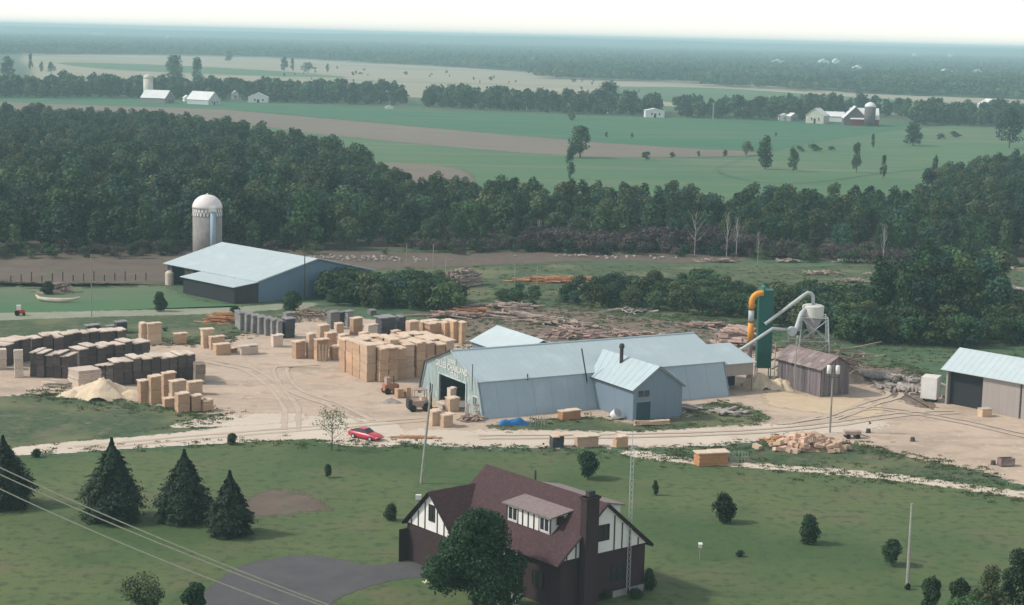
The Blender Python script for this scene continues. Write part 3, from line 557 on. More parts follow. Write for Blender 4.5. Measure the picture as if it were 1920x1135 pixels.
MB().box(2, 9, V0+KW+.4, V0+KW+.6, 0.1, 3.6).build('partition', M_dark, mill); MB().box(9, 9.2, V0+KW+.7, V1-KW-.7, 0.1, 4).build('partition', M_dark, mill)  # near-black panels inside the doorway paint its shade
# wing
W0, W1, WY, WE, WH = 16.5, 23.8, -7.4, 4.1, 6.65; WM = (W0+W1)/2
wd0, wd1, wdz = 17.0, 19.1, 2.35
wallpoly('wing_wall', M_siding, mill, [(W0, WY, 0), (wd0, WY, 0), (wd0, WY, WE), (W0, WY, WE)], (0, -1, 0), .15)
wallpoly('wing_wall', M_siding, mill, [(wd1, WY, 0), (W1, WY, 0), (W1, WY, WE), (wd1, WY, WE)], (0, -1, 0), .15)
wallpoly('wing_wall', M_siding, mill, [(wd0, WY, wdz), (wd1, WY, wdz), (wd1, WY, WE), (wd0, WY, WE)], (0, -1, 0), .15)
wallpoly('wing_wall', M_siding, mill, [(W0, WY, WE), (W1, WY, WE), (WM, WY, WH)], (0, -1, 0), .15)
wallpoly('wing_wall', M_siding, mill, [(W0, V0+1.4, 0), (W0, WY+.16, 0), (W0, WY+.16, WE), (W0, V0+1.4, WE)], (-1, 0, 0), .15)
wallpoly('wing_wall', M_siding, mill, [(W1, WY+.16, 0), (W1, V0+1.4, 0), (W1, V0+1.4, WE), (W1, WY+.16, WE)], (1, 0, 0), .15)
MB().box(wd0+.02, wd1-.02, WY+.05, WY+.1, 0.02, wdz-.02).build('door', mat('teal_door', (0.035, 0.085, 0.095), None, 1, .7), mill)
window(mill, None, (wd0+.1, WY-.002, 2.95), (1, 0, 0), 1.8, .95, (0, -1, 0), M_siding)
for (a, bx) in ((W0-.35, 1), (W1+.35, -1)):
    ez = WE-.28; y1 = V0+KW+3.2
    xs = (a, WM)
    P = [(a, WY-.3, ez+.1), (a, V0+KW, ez+.1), (WM, y1, WH+.1), (WM, WY-.3, WH+.1)] if bx == 1 else [(a, WY-.3, ez+.1), (a, V0+KW, ez+.1), (WM+.003, y1, WH+.1), (WM+.003, WY-.3, WH+.1)]
    rslab('wing_roof_panel', M_roof_mint, mill, P, .1)
    seams(mill, M_roof_mint, P[0], P[1], P[3], P[2], 9)
MB().tube([(W0-.3, WY-.3, WE-.15), (WM, WY-.32, WH+.12), (W1+.3, WY-.3, WE-.15)], 0.05, 5).build('rake_trim', M_trim, mill)
MB().tube([(W0-.35, WY-.3, WE-.2), (W0-.35, V0+1.6, WE-.2)], 0.07, 5).build('gutter', M_trim, mill)
MB().tube([(W0-1, V0+.8, 0), (W0-.9, V0+1.4, 3.9), (W0-1.2, V0+1.2, 4.6), (W0-1.4, V0+2, 7.6)], 0.1, 6).build('vent_pipe', M_trim, mill)
st = MB().lathe([(.24, 4.6), (.24, 7.9), (.34, 7.92), (.34, 8.3), (.2, 8.5)], 12, (19.2, -.2)).build('stovepipe', M_trim, mill)
MB().tube([(-.5, 3.2, 3.2), (-.5, 3.2, 6.6)], 0.06, 6).build('service_mast', M_trim, mill)
MB().tube([(7, V0+KW-.1, KZ-.3), (7, V0+KW-.1, KZ+.5)], 0.09, 6).build('roof_vent', M_trim, mill)
# rear wing and right-hand lean-to
rw = [(13.9, 4.2), (18.1, 6.0), (22.3, 4.2)]
rslab('rear_roof_panel', M_roof_pale, mill, [(13.6, V1-1, 4.1), (13.6, 31, 4.1), (18.1, 31, 6.1), (18.1, V1-1, 6.1)], .1)
rslab('rear_roof_panel', M_roof_pale, mill, [(22.6, V1-1, 4.1), (22.6, 31, 4.1), (18.103, 31, 6.1), (18.103, V1-1, 6.1)], .1)
wallpoly('rear_wall', M_siding, mill, [(14, 30.8, 0), (14, V1-.3, 0), (14, V1-.3, 4.2), (14, 30.8, 4.2)], (-1, 0, 0), .15)
wallpoly('rear_wall', M_siding, mill, [(22.2, V1-.3, 0), (22.2, 30.8, 0), (22.2, 30.8, 4.2), (22.2, V1-.3, 4.2)], (1, 0, 0), .15)
wallpoly('rear_wall', M_siding, mill, [(22, 30.6, 0), (14.2, 30.6, 0), (14.2, 30.6, 4.1), (18.1, 30.6, 5.9), (22, 30.6, 4.1)], (0, 1, 0), .15)
rslab('annex_roof_panel', M_roof_mint, mill, [(L+.01, 2.2, 4.05), (L+5.2, 2.2, 4.05), (L+5.2, 8.5, 5.7), (L+.01, 8.5, 5.7)], .1)
rslab('annex_roof_panel', M_roof_mint, mill, [(L+.01, 15, 4.05), (L+5.2, 15, 4.05), (L+5.2, 8.503, 5.7), (L+.01, 8.503, 5.7)], .1)
wallpoly('annex_wall', M_beige, mill, [(L+.02, 2.6, 2.3), (L+4.9, 2.6, 2.3), (L+4.9, 2.6, 4.0), (L+.02, 2.6, 4.0)], (0, -1, 0), .15)
wallpoly('annex_wall', M_dark, mill, [(L+.02, 6.6, 0), (L+4.9, 6.6, 0), (L+4.9, 6.6, 5), (L+.02, 6.6, 5)], (0, -1, 0), .15)  # near-black sheet behind the annex opening, shade put into its colour
for k in (.15, 4.8): MB().box(L+k, L+k+.2, 2.62, 2.82, 0, 2.3).build('post', M_pole, mill)
for i, (txt, sz, vv, zz) in enumerate((('SCIERIE', .62, 9.6, 5.55), ('GILLES CHARLAND', 1.05, 9.8, 4.62), ('ET FILS', .7, 8.9, 3.92))):
    cu = bpy.data.curves.new('sign_lettering', 'FONT'); cu.body = txt; cu.size = sz; cu.align_x = 'CENTER'; cu.extrude = 0.012; cu.offset = 0.012; cu.space_character = 1.05
    ob = bpy.data.objects.new('sign_lettering', cu); me = bpy.data.meshes.new_from_object(ob); me.materials.clear(); me.materials.append(M_white); bpy.data.objects.remove(ob)
    o = link('sign_lettering', me, mill, (-.075, vv, zz)); o.rotation_euler = (PI/2, 0, -PI/2); o.scale = (0.95, 1, 1)

# ------------------------------------------------------------ barn with silo
barn = thing('barn', 'wide low blue barn with pale roof beside the concrete silo', 'barn', (-44.2, 303.5, 0), 0.77)
BA, BB, BE, BH = 25.3, 28.9, 3.75, 6.75
wallpoly('gable_wall', M_barnblue, barn, [(0, 0, 0), (BA, 0, 0), (BA, 0, BE), (BA/2, 0, BH), (0, 0, BE)], (0, -1, 0))
wallpoly('gable_wall', M_barnblue, barn, [(BA, BB, 0), (0, BB, 0), (0, BB, BE), (BA/2, BB, BH), (BA, BB, BE)], (0, 1, 0))
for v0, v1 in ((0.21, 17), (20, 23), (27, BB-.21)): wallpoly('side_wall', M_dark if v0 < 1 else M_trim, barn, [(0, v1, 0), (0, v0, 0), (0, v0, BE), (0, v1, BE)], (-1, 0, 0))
wallpoly('side_wall', M_barnblue, barn, [(BA, .21, 0), (BA, BB-.21, 0), (BA, BB-.21, BE), (BA, .21, BE)], (1, 0, 0))
s_ = (BH-BE)/(BA/2)
for x0, xm in ((-.5, BA/2), (BA+.5, BA/2+.003)):
    A = [(x0, -.5, BE-.5*s_+.1), (x0, BB+.5, BE-.5*s_+.1), (xm, BB+.5, BH+.1), (xm, -.5, BH+.1)]
    rslab('roof_panel', M_roof_pale, barn, A, .12); seams(barn, M_roof_pale, A[0], A[1], A[3], A[2], 30)
A = [(-5, .4, 3.0), (-5, 17, 3.0), (-.2, 17, 3.62), (-.2, -.3, 3.62)]
rslab('lean_to_roof', M_roof_pale, barn, A, .1); seams(barn, M_roof_pale, A[0], A[1], A[3], A[2], 16)
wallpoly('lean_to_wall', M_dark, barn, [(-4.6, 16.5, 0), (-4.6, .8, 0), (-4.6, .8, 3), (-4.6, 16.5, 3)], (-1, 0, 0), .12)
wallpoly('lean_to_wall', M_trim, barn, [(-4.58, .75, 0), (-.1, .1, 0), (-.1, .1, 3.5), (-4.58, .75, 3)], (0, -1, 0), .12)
MB().box(11, 14, -.06, -.005, 0, 3).build('sliding_door', mat('barn_door_blue', (0.12, 0.18, 0.26), None, 1, .7), barn)
MB().tube([(-.5, -.5, BE+.05), (BA/2, -.55, BH+.12), (BA+.5, -.5, BE+.05)], 0.08, 5).build('rake_trim', M_roof_pale, barn)
silo = thing('silo', 'tall concrete silo with white dome and checkered band behind the blue barn', 'silo', (-62.3, 356, 0))
ps = ppm(395, 490)
MB().lathe([(2.95, 0), (2.95, 9.4)], 48).build('shaft', M_conc, silo, smooth=True)
b = MB()
for k in range(22): z = .4+k*.42; b.lathe([(2.965, z), (2.975, z+.03), (2.965, z+.06)], 48)
tag(b.build('hoop', M_conc, silo), kind='stuff')
MB().lathe([(2.96, 9.4), (2.96, 11)], 48).build('band', M_conc, silo, smooth=True)
for r in range(2):
    for k in range(26):
        a0 = 2*PI*(k+0.5*r)/26; a1 = a0+2*PI/26*0.55; z0 = 9.5+r*.75; q = MB(); R = 2.99
        q.slab([(R*math.cos(a0), R*math.sin(a0), z0), (R*math.cos(a1), R*math.sin(a1), z0), (R*math.cos(a1), R*math.sin(a1), z0+.68), (R*math.cos(a0), R*math.sin(a0), z0+.68)], (math.cos(a0)*.02, math.sin(a0)*.02, 0)).build('checker_block', M_white, silo)
MB().lathe([(3.05, 11.0)]+[(3.05*math.cos(t*PI/20), 11.0+2.75*math.sin(t*PI/20)) for t in range(1, 10)]+[(.15, 13.75), (.12, 14.0)], 40).build('dome', mat('dome_white', (0.80, 0.73, 0.69), (0.72, 0.66, 0.62), .6, .6), silo, smooth=True)
for o_, rr in (((1.6, -2.7), .55),): MB().lathe([(rr, .2), (rr, 10.6)], 14, o_).build('chute', mat('chute_blue', (0.33, 0.42, 0.48), (0.27, 0.36, 0.42), 1, .6), silo, smooth=True)
MB().box(1.0, 2.2, -3.4, -2.5, 10.6, 11.5).build('chute_hood', M_white, silo)

# ------------------------------------------------------------ open shed at right
shed = thing('storage_shed', 'beige open-fronted shed with pale roof at the right edge of the yard', 'shed', (57.75, 229.2, 0), -0.83)
SW, SL = 7.2, 17.0
def sh(name, m_, *pts, n=(0, -1, 0)): wallpoly(name, m_, shed, pts, n, .15)
sh('front_wall', M_beige, (5.6, 0, 0), (11.1, 0, 0), (11.1, 0, 4.9), (5.6, 0, 4.9)); sh('front_wall', M_beige, (11.35, 0, 0), (SL, 0, 0), (SL, 0, 4.9), (11.35, 0, 4.9))
sh('front_wall', M_beige, (0, 0, 4.6), (5.58, 0, 4.6), (5.58, 0, 4.9), (0, 0, 4.9))
wallpoly('door_post', M_beige, shed, [(0, 0, 0), (.25, 0, 0), (.25, 0, 4.58), (0, 0, 4.58)], (0, -1, 0), .25)
wallpoly('gable_wall', mat('grey_blue_siding', (0.24, 0.26, 0.31), (0.21, 0.23, 0.28), .5, .7, stretch=(6, 6, .3)), shed, [(0, SW, 0), (0, .26, 0), (0, .26, 4.9), (0, SW/2, 7.1), (0, SW, 4.9)], (-1, 0, 0), .15)
wallpoly('back_wall', M_beige, shed, [(SL, SW, 0), (.2, SW, 0), (.2, SW, 4.9), (SL, SW, 4.9)], (0, 1, 0), .15)
wallpoly('gable_wall', M_beige, shed, [(SL, .2, 0), (SL, SW-.2, 0), (SL, SW-.2, 4.9), (SL, SW/2, 7.1), (SL, .2, 4.9)], (1, 0, 0), .15)
MB().box(.3, 5.5, .7, .8, .02, 4.5).build('partition', M_dark, shed); MB().box(5.6, 5.7, .3, 4.2, .02, 4.5).build('partition', M_dark, shed)  # near-black panels added behind the opening so it reads as deep shade
MB().box(11.12, 11.33, -.05, .2, 0, 4.9).build('post', M_trim, shed)
for y0, ym in ((-.5, SW/2), (SW+.5, SW/2+.003)):
    A = [(-.6, y0, 4.72), (SL+.5, y0, 4.72), (SL+.5, ym, 7.2), (-.6, ym, 7.2)]; rslab('roof_panel', M_roof_pale, shed, A, .1); seams(shed, M_roof_pale, A[0], A[1], A[3], A[2], 19)
MB().tube([(-.6, -.5, 4.68), (SL+.5, -.5, 4.68)], .07, 5).build('eave_trim', M_galv, shed)

# ------------------------------------------------------------ sawdust shed
sd = thing('sawdust_shed', 'weathered board shed with rusty roof under the white cyclone hopper', 'shed', (41.7, 231.9, 0), 0.55)
r_ = random.Random(3); bw = .26
def boards(n0, n1, fx, axis, par, zt):
    k = n0; res = []
    while k < n1-.1:
        w = bw*r_.uniform(.75, 1.1); k2 = min(n1, k+w); z1 = zt((k+k2)/2)-r_.uniform(0, .08)
        q = MB(); o = r_.uniform(0, .05)
        if axis == 'x': q.box(k+.012, k2-.012, fx-.05-o, fx-o, r_.uniform(0, .12), z1)
        else: q.box(fx-.05-o, fx-o, k+.012, k2-.012, r_.uniform(0, .12), z1)
        q.build('board', M_barnboard, par); k = k2
boards(0, 5.0, 0, 'x', sd, lambda x: 4.0+1.35*(1-abs(x-2.5)/2.5))
boards(0.05, 9.0, 0, 'y', sd, lambda y: 4.0)
wallpoly('wall', M_barnboard, sd, [(5, .1, 0), (5, 9, 0), (5, 9, 4), (5, .1, 4)], (1, 0, 0), .08)
wallpoly('wall', M_barnboard, sd, [(5, 9, 0), (0, 9, 0), (0, 9, 4), (2.5, 9, 5.3), (5, 9, 4)], (0, 1, 0), .08)
for x0, xm in ((-.6, 2.5), (5.6, 2.503)):
    for k in range(10):
        y0 = -.5+k*1.0; dz_ = .03*(k % 2); z0 = 3.78+dz_
        rslab('roof_sheet', M_rust, sd, [(x0, y0, z0), (x0, y0+1.05, z0), (xm, y0+1.05, 5.45+dz_), (xm, y0, 5.45+dz_)], .05)
slabs = thing('slab_heap', 'tangled heap of slab wood and poles behind the weathered shed', 'heap', (43.8, 244, 0))
for k in range(150):
    Ln = r_.uniform(2.5, 6); a = r_.uniform(-.5, .9); q = MB().tube([(-Ln/2, 0, 0), (0, 0, r_.uniform(-.1, .15)), (Ln/2, 0, 0)], [.11, .09, .06], 5) if k < 8 else None
    if q: m8 = q.mesh('pole'); m8.materials.append(M_slab); KIDS.setdefault('pm', []).append(m8)
    h_ = r_.uniform(2.6, 6.0) if k > 25 else r_.uniform(.2, 2.5)
    link('pole', random.choice(KIDS['pm']), slabs, (r_.uniform(-5, 6), r_.uniform(-2.5, 2.5), h_*max(.25, 1-abs(r_.uniform(-.5, .5)))), (r_.uniform(-.4, .4), r_.uniform(-.35, .35), a+r_.choice((0, 0, 1.4))))
mm = MB(); mm.v = []; 
def mound(name, m_, parent, loc, w, d, h, seed=1, n=26, kind=None, rough=.25, rot=0):
    b = MB(); rr = random.Random(seed); ph = [rr.uniform(0, 6) for _ in range(6)]
    for i in range(n+1):
        for j in range(n+1):
            x = -1+2*i/n; y = -1+2*j/n; r = math.sqrt(x*x+y*y); wob = 1+.14*math.sin(3*math.atan2(y, x)+ph[0])+.08*math.sin(7*math.atan2(y, x)+ph[1])
            z = max(0, 1-r/wob)**.85*h; z *= 1+rough*(math.sin(x*6+ph[2])*math.cos(y*5+ph[3])*.6+rr.uniform(-.35, .35)); b.v.append((x*w/2, y*d/2, z-.03))
    for i in range(n):
        for j in range(n): k = i*(n+1)+j; b.f.append((k, k+n+1, k+n+2, k+1))
    return b.build(name, m_, parent, loc, rot, smooth=True)
mound('core', M_slab, slabs, (.5, 0, 0), 11, 6, 4.6, 5, 20)
# cyclone
cy = thing('cyclone_hopper', 'white cyclone drum on a braced steel tower above the weathered shed', 'hopper', (42.4, 245, 0))
MB().lathe([(1.5, 9.0), (1.52, 10.4), (1.3, 10.55), (.4, 10.6)], 28).build('drum', mat('cream_paint', (0.66, 0.65, 0.58), (0.58, 0.57, 0.50), 1.2, .5), cy, smooth=False)
MB().lathe([(1.5, 8.98), (.35, 6.4), (.35, 5.6)], 24).build('cone', mat('dull_steel', (0.30, 0.25, 0.24), (0.36, 0.33, 0.31), 1.5, .5), cy, smooth=True)
lp = [(-1.7, -1.5), (1.9, -1.5), (2.1, 1.8), (-1.5, 1.8)]
for x, y in lp: MB().tube([(x*1.35, y*1.3, 0), (x, y, 9)], .09, 6).build('leg', M_galv, cy)
for i in range(4):
    a, c = lp[i], lp[(i+1) % 4]
    MB().tube([(a[0], a[1], 8.9), (c[0], c[1], 8.9)], .07, 5).build('rail', M_galv, cy)
    MB().tube([(a[0], a[1], 8.7), (c[0]*1.12, c[1]*1.1, 5.6)], .055, 5).build('brace', M_galv, cy); MB().tube([(c[0], c[1], 8.7), (a[0]*1.12, a[1]*1.1, 5.6)], .055, 5).build('brace', M_galv, cy)
    MB().tube([(a[0]*1.12, a[1]*1.1, 5.6), (c[0]*1.12, c[1]*1.1, 5.6)], .055, 5).build('rail', M_galv, cy)
gt = thing('dust_collector', 'tall dark green collector tower behind the right end of the mill', 'tower', (35.7, 245, 0))
MB().box(-1.0, 1.0, -1.0, 1.0, 1.5, 12.6).build('casing', M_greenmetal, gt)
for z in (3.4, 5.4, 7.4, 9.4, 11.4): MB().box(-1.05, 1.05, -1.05, 1.05, z, z+.09).build('band', M_greenmetal, gt)
for x in (-1, .9):
    for y in (-1, .9): MB().box(x, x+.12, y, y+.12, 0, 1.5).build('leg', M_greenmetal, gt)
MB().lathe([(.32, 12.6), (.32, 13.0), (.1, 13.2)], 12, (-.4, 0)).build('cap', mat('green_cap', (0.03, 0.30, 0.20), None, 1, .5), gt)
op = thing('orange_duct', 'orange vertical duct bending over to the green tower', 'duct', (33.6, 244, 0))
arc = [(1.3-1.3*math.cos(t*PI/16), 0, 10.9+1.3*math.sin(t*PI/16)) for t in range(9)]
MB().tube([(0, 0, 5.0), (0, 0, 8.1)], .42, 14).build('lower_pipe', M_orange, op, smooth=True); MB().tube([(0, 0, 8.1), (0, 0, 9.9)], .40, 14).build('sleeve', M_galv, op, smooth=True)
MB().tube([(0, 0, 9.9)]+arc+[(1.6, 0, 12.2)], .42, 14).build('elbow', M_orange, op, smooth=True); MB().tube([(0, 0, 4.9), (0, 0, 0)], .35, 12).build('foot_pipe', M_rust, op)
for z in (5.2, 8.1, 9.85): MB().lathe([(.47, z-.06), (.47, z+.06)], 14).build('flange', M_trim, op)
def duct(label, pts, r, m_=None):
    o = Vector((pts[0][0], pts[0][1], 0)); t = thing('pipe', label, 'pipe', o); q = [Vector(p)-o for p in pts]
    MB().tube(q, r, 12).build('duct', m_ or M_galv, t, smooth=True)
    for i in (0, len(q)-1): d = (q[1]-q[0] if i == 0 else q[-1]-q[-2]).normalized(); MB().tube([q[i]-d*.06, q[i]+d*.06], r*1.18, 12).build('flange', M_galv, t)
A0 = Vector((35.6, 243.7, 7.9)); A1 = Vector((41.0, 244.6, 12.0))
duct('long pale pipe sloping up from the green tower to the cyclone top', [A0, A1, (41.5, 244.8, 12.3), (42.0, 244.9, 12.2), (42.3, 245, 11.8), (42.4, 245, 10.6)], .25)
duct('curved pale pipe running from the cyclone drum down to the blower', [(41.1, 244.2, 9.9), (40.6, 243.8, 9.5), (40.3, 243.4, 8.8), (39.9, 243, 7.6), (39.7, 242.8, 6.8)], .33)
duct('thin pale pipe rising from the mill roof to the blower', [(31.0, 238.5, 4.6), (36.3, 241.5, 7.6), (38.6, 242.4, 7.3)], .22)
bl = thing('blower', 'small pale blower on the slab heap where the pipes meet', 'blower', (39.2, 242.7, 0))
MB().tube([(0, -.35, 7.1), (0, .35, 7.1)], .65, 16).build('housing', M_galv, bl); MB().box(.4, 1.1, -.3, .3, 6.6, 7.1).build('motor', M_trim, bl)
for x in (-.4, .6): MB().tube([(x, 0, 0), (x, 0, 6.6)], .09, 5).build('post', M_pole, bl)
for x, y, zt, l in ((36.4, 238.6, 6.2, 'thin pale post at the left end of the weathered shed'), (38.6, 234.6, 7.6, 'tall thin pale post against the side of the weathered shed')):
    tag(MB().tube([(0, 0, 0), (0, 0, zt)], .07, 6).build('post', M_palepole, None, (x, y, 0)), l, 'post')

# ------------------------------------------------------------ house
ho_ = thing('house', 'maroon-roofed brick house with white half-timbered gables and dormer', 'house', (8.22, 143.34, 0), 0.69)
HW, HL, HE, HH = 5.2, 15.7, 4.06, 8.42; sl = (HH-HE)/HW; bwid = 4.8
zr = lambda u: HH-abs(u)*sl
def hw(name, m_, pts, n, th=.15): return wallpoly(name, m_, ho_, pts, n, th)
GZ = 4.25; gu = (HH-GZ)/sl-.1
hw('brick_wall', M_brick, [(-bwid, 0, 0), (bwid, 0, 0), (bwid, 0, 4.2), (-bwid, 0, 4.2)], (0, -1, 0), .2)
hw('gable_panel', M_stucco, [(-gu, -.03, GZ-.03), (gu, -.03, GZ-.03), (0, -.03, HH-.1)], (0, -1, 0), .1)
hw('brick_wall', M_brick, [(-bwid, 15.5, 0), (-bwid, .22, 0), (-bwid, .22, 4.15), (-bwid, 15.5, 4.15)], (-1, 0, 0), .2)
hw('brick_wall', M_brick, [(bwid, .22, 0), (bwid, 15.5, 0), (bwid, 15.5, 4.15), (bwid, .22, 4.15)], (1, 0, 0), .2)
hw('brick_wall', M_brick, [(bwid, 15.5, 0), (-bwid, 15.5, 0), (-bwid, 15.5, 4.2), (0, 15.5, HH-.2), (bwid, 15.5, 4.2)], (0, 1, 0), .2)
for x in (-4.2, -3.2, 1.1, 2.0, 2.9, 3.9): MB().box(x-.055, x+.055, -.08, -.032, GZ, zr(x)-.25).build('timber_strip', M_timber, ho_)
MB().box(-4.75, 4.75, -.09, -.032, GZ-.14, GZ-.01).build('timber_strip', M_timber, ho_)
window(ho_, None, (-.75, -.05, 5.25), (1, 0, 0), 1.25, 1.4, (0, -1, 0), M_timber)
for x0, xm in ((-HW-.25, 0), (HW+.25, .003)):
    z0 = HE-.25*sl+.12
    rslab('roof_panel', M_shingle, ho_, [(x0, -.35, z0), (x0, HL+.3, z0), (xm, HL+.3, HH+.12), (xm, -.35, HH+.12)], .14)
MB().tube([(-HW-.2, -.4, HE), (0, -.42, HH+.05)], .09, 4).build('rake_board', M_timber, ho_); MB().tube([(0, -.42, HH+.05), (HW+.2, -.4, HE)], .09, 4).build('rake_board', M_timber, ho_)
ch = MB().box(-2.85, -1.45, -.85, -.1, 0, 9.5).build('chimney', M_brick, ho_); MB().box(-2.95, -1.35, -.95, 0, 9.3, 9.5).build('cap', M_brick, ch)
MB().box(-2.5, -1.8, -.7, -.25, 9.5, 9.95).build('flue', M_trim, ch)
# front dormer
d = link('dormer', None, ho_); DU, D0, D1, DB, DT = -3.5, 2.8, 8.7, 5.45, 7.15
d = MB().slab([(DU, D1, DB-.15), (DU, D0, DB-.15), (DU, D0, DT), (DU, D1, DT)], (-.12, 0, 0)).build('dormer', M_stucco, ho_)
bpy.data.objects.remove(bpy.data.objects['dormer']) if bpy.data.objects['dormer'].type == 'EMPTY' else None
ub = lambda z: -(HH+.1-z)/sl
for v, s2 in ((D0, -1), (D1, 1)):
    P = [(DU+.13, v, zr(DU)+.1), (DU+.13, v, DT), (ub(DT), v, DT)]
    if s2 < 0: P = P[::-1]
    MB().slab(P, (0, s2*.1, 0)).build('cheek', M_stucco, d)
rslab('dormer_roof', M_shingle_g, d, [(DU-.35, D0-.3, DT+.02), (DU-.35, D1+.3, DT+.02), (ub(7.5)+.1, D1+.3, 7.52), (ub(7.5)+.1, D0-.3, 7.52)], .12)
for v in (D0+.06, D0+1.55, D0+2.25, D0+3.0, D0+3.75, D0+4.4, D1-.06): MB().box(DU-.05, DU-.002, v-.06, v+.06, DB, DT-.02).build('timber_strip', M_timber, d)
window(ho_, None, (DU-.02, D0+1.45, 5.75), (0, -1, 0), 1.25, 1.2, (-1, 0, 0), M_white); window(ho_, None, (DU-.02, D1-.25, 5.75), (0, -1, 0), 1.25, 1.2, (-1, 0, 0), M_white)
for z in (0.5,): MB().box(DU+.5, DU+1.3, D0-.14, D0-.101, 6.4, 7.1).build('timber_strip', M_timber, d)
# rear dormer
rd = MB().slab([(.3, .9, zr(.3)), (2.6, .9, zr(2.6)+.1), (2.6, .9, 7.75), (.3, .9, 8.25)], (0, -.1, 0)).build('rear_dormer', M_stucco, ho_)
rslab('rear_dormer_roof', M_shingle_g, rd, [(.0, .6, 8.45), (0, 9, 8.45), (2.9, 9, 7.8), (2.9, .6, 7.8)], .12)
MB().slab([(2.6, 1, 6.2), (2.6, 8.8, 6.2), (2.6, 8.8, 7.7), (2.6, 1, 7.7)], (.1, 0, 0)).build('rear_dormer_wall', M_stucco, rd)
# cross wing (garage)
GW = -6.6; g0, g1, gz, gh = 11.6, 19.2, 3.45, 7.04; gm_ = (g0+g1)/2
hw('garage_wall', M_brick, [(GW, g1-.2, 0), (GW, g0+.2, 0), (GW, g0+.2, 3.45), (GW, g1-.2, 3.45)], (-1, 0, 0), .2)
hw('gable_panel', M_stucco, [(GW-.02, g1-.3, 3.5), (GW-.02, g0+.3, 3.5), (GW-.02, gm_, gh-.1)], (-1, 0, 0), .1)
hw('garage_wall', M_brick, [(GW+.21, g0+.2, 0), (-4.9, g0+.2, 0), (-4.9, g0+.2, 3.4), (GW+.21, g0+.2, 3.4)], (0, -1, 0), .2)
hw('garage_wall', M_brick, [(4.9, g1-.2, 0), (GW+.21, g1-.2, 0), (GW+.21, g1-.2, 3.4), (4.9, g1-.2, 3.4)], (0, 1, 0), .2)
for v in (g0+.9, g0+1.9, g0+2.9, g0+4.7, g0+5.7, g0+6.7):
    z1 = 3.5+(gh-3.6)*(1-abs(v-gm_)/(gm_-g0-.3))-.1
    if z1 > 3.8: MB().box(GW-.07, GW-.022, v-.055, v+.055, 3.5, z1).build('timber_strip', M_timber, ho_)
window(ho_, None, (GW-.03, gm_+.35, 4.4), (0, -1, 0), .9, 1.5, (-1, 0, 0), M_timber)
gsl = (gh-gz)/(gm_-g0)
for y0 in (g0-.2, g1+.2):
    z0 = gz-.2*gsl+.1; ym = gm_ if y0 < gm_ else gm_+.003
    rslab('garage_roof_panel', M_shingle, ho_, [(GW-.35, y0, z0), (3.5 if y0 > gm_ else -.9, y0, z0) if y0 > gm_ else (-4.9, y0, z0), (1.2, ym, gh+.1), (GW-.35, ym, gh+.1)], .12)
MB().tube([(GW-.4, g0-.1, gz), (GW-.42, gm_, gh+.05)], .08, 4).build('rake_board', M_timber, ho_); MB().tube([(GW-.42, gm_, gh+.05), (GW-.4, g1+.1, gz)], .08, 4).build('rake_board', M_timber, ho_)
MB().box(GW-.06, GW-.005, g0+2.4, g0+5.0, .05, 2.4).build('garage_door', M_timber, ho_)
# porch, ground-floor windows, vent
for v in (5.2, 6.8): MB().box(-5.25, -5.1, v-.08, v+.08, 0, 3.9).build('porch_post', M_white, ho_)
MB().box(-6.0, -4.85, 4.6, 7.4, 0, .25).build('porch_step', M_conc, ho_)
window(ho_, None, (-bwid-.01, 3.6, 1.3), (0, -1, 0), 1.5, 1.4, (-1, 0, 0), M_timber); window(ho_, None, (-bwid-.01, 10.6, 1.3), (0, -1, 0), 1.8, 1.4, (-1, 0, 0), M_timber)
MB().box(-5.0, -4.81, 5.4, 6.4, .25, 2.4).build('front_door', M_timber, ho_)
window(ho_, None, (.8, -.01, 1.4), (1, 0, 0), 1.6, 1.3, (0, -1, 0), M_timber)
MB().box(1.1, 2.7, -.12, -.005, 0.05, .6).build('foundation_stone', M_conc, ho_); MB().box(3.1, 4.7, -.12, -.005, .05, .6).build('foundation_stone', M_conc, ho_)
MB().tube([(.4, 9.6, HH-.2), (.4, 9.6, HH+.8)], .09, 8).build('vent_pipe', M_trim, ho_)
fn = thing('board_fence', 'dark wooden fence panel at the left end of the house', 'fence', (-9.2, 153.4, 0), 0.69)
for k in range(5): MB().box(k*.34-.6, k*.34-.28, -.05, 0, 0, 3.0).build('board', M_timber, fn)

# ------------------------------------------------------------ distant farms
def farm(x, y, w, d, e, h, rot, mw, mr, label, cat='barn', name='barn', win=2):
    p = G(x, y); t = thing(name, label, cat, p, rot); gable(t, w, d, e, h, mw, mr, x0=-w/2, ov=.4)
    if win:
        for k in range(win): MB().box(-w/2+w*(k+.75)/(win+.5), -w/2+w*(k+.75)/(win+.5)+w*.07, -.05, -.004, e*.35, e*.7).build('window', M_glass, t)
        MB().box(-w*.06, w*.06, -.06, -.006, 0, e*.6).build('door', M_dark, t)
    return t
def tower(x, y, r, h, label, m_, md):
    t = thing('silo', label, 'silo', G(x, y)); MB().lathe([(r, 0), (r, h)], 24).build('shaft', m_, t, smooth=True)
    MB().lathe([(r*1.03, h)]+[(r*1.03*math.cos(a*PI/12), h+r*.9*math.sin(a*PI/12)) for a in range(1, 6)]+[(.1, h+r*.95)], 24).build('dome', md, t, smooth=True)
M_cream = mat('cream_concrete', (0.60, 0.57, 0.47), (0.52, 0.50, 0.42), .3, .9)
M_wr = mat('white_roof', (0.74, 0.74, 0.70), (0.62, 0.63, 0.6), .15, .6)
tower(278, 192, 3.0, 15, 'tall cream silo of the far left farm', M_cream, M_cream)
farm(318, 194, 12, 17, 3.4, 8, 1.25, M_greyl, M_wr, 'white-roofed barn next to the tall cream silo')
farm(352, 191, 4, 6, 2.5, 4, .4, M_white, M_wr, 'little white shed between the two far left barns', 'shed', 'shed')
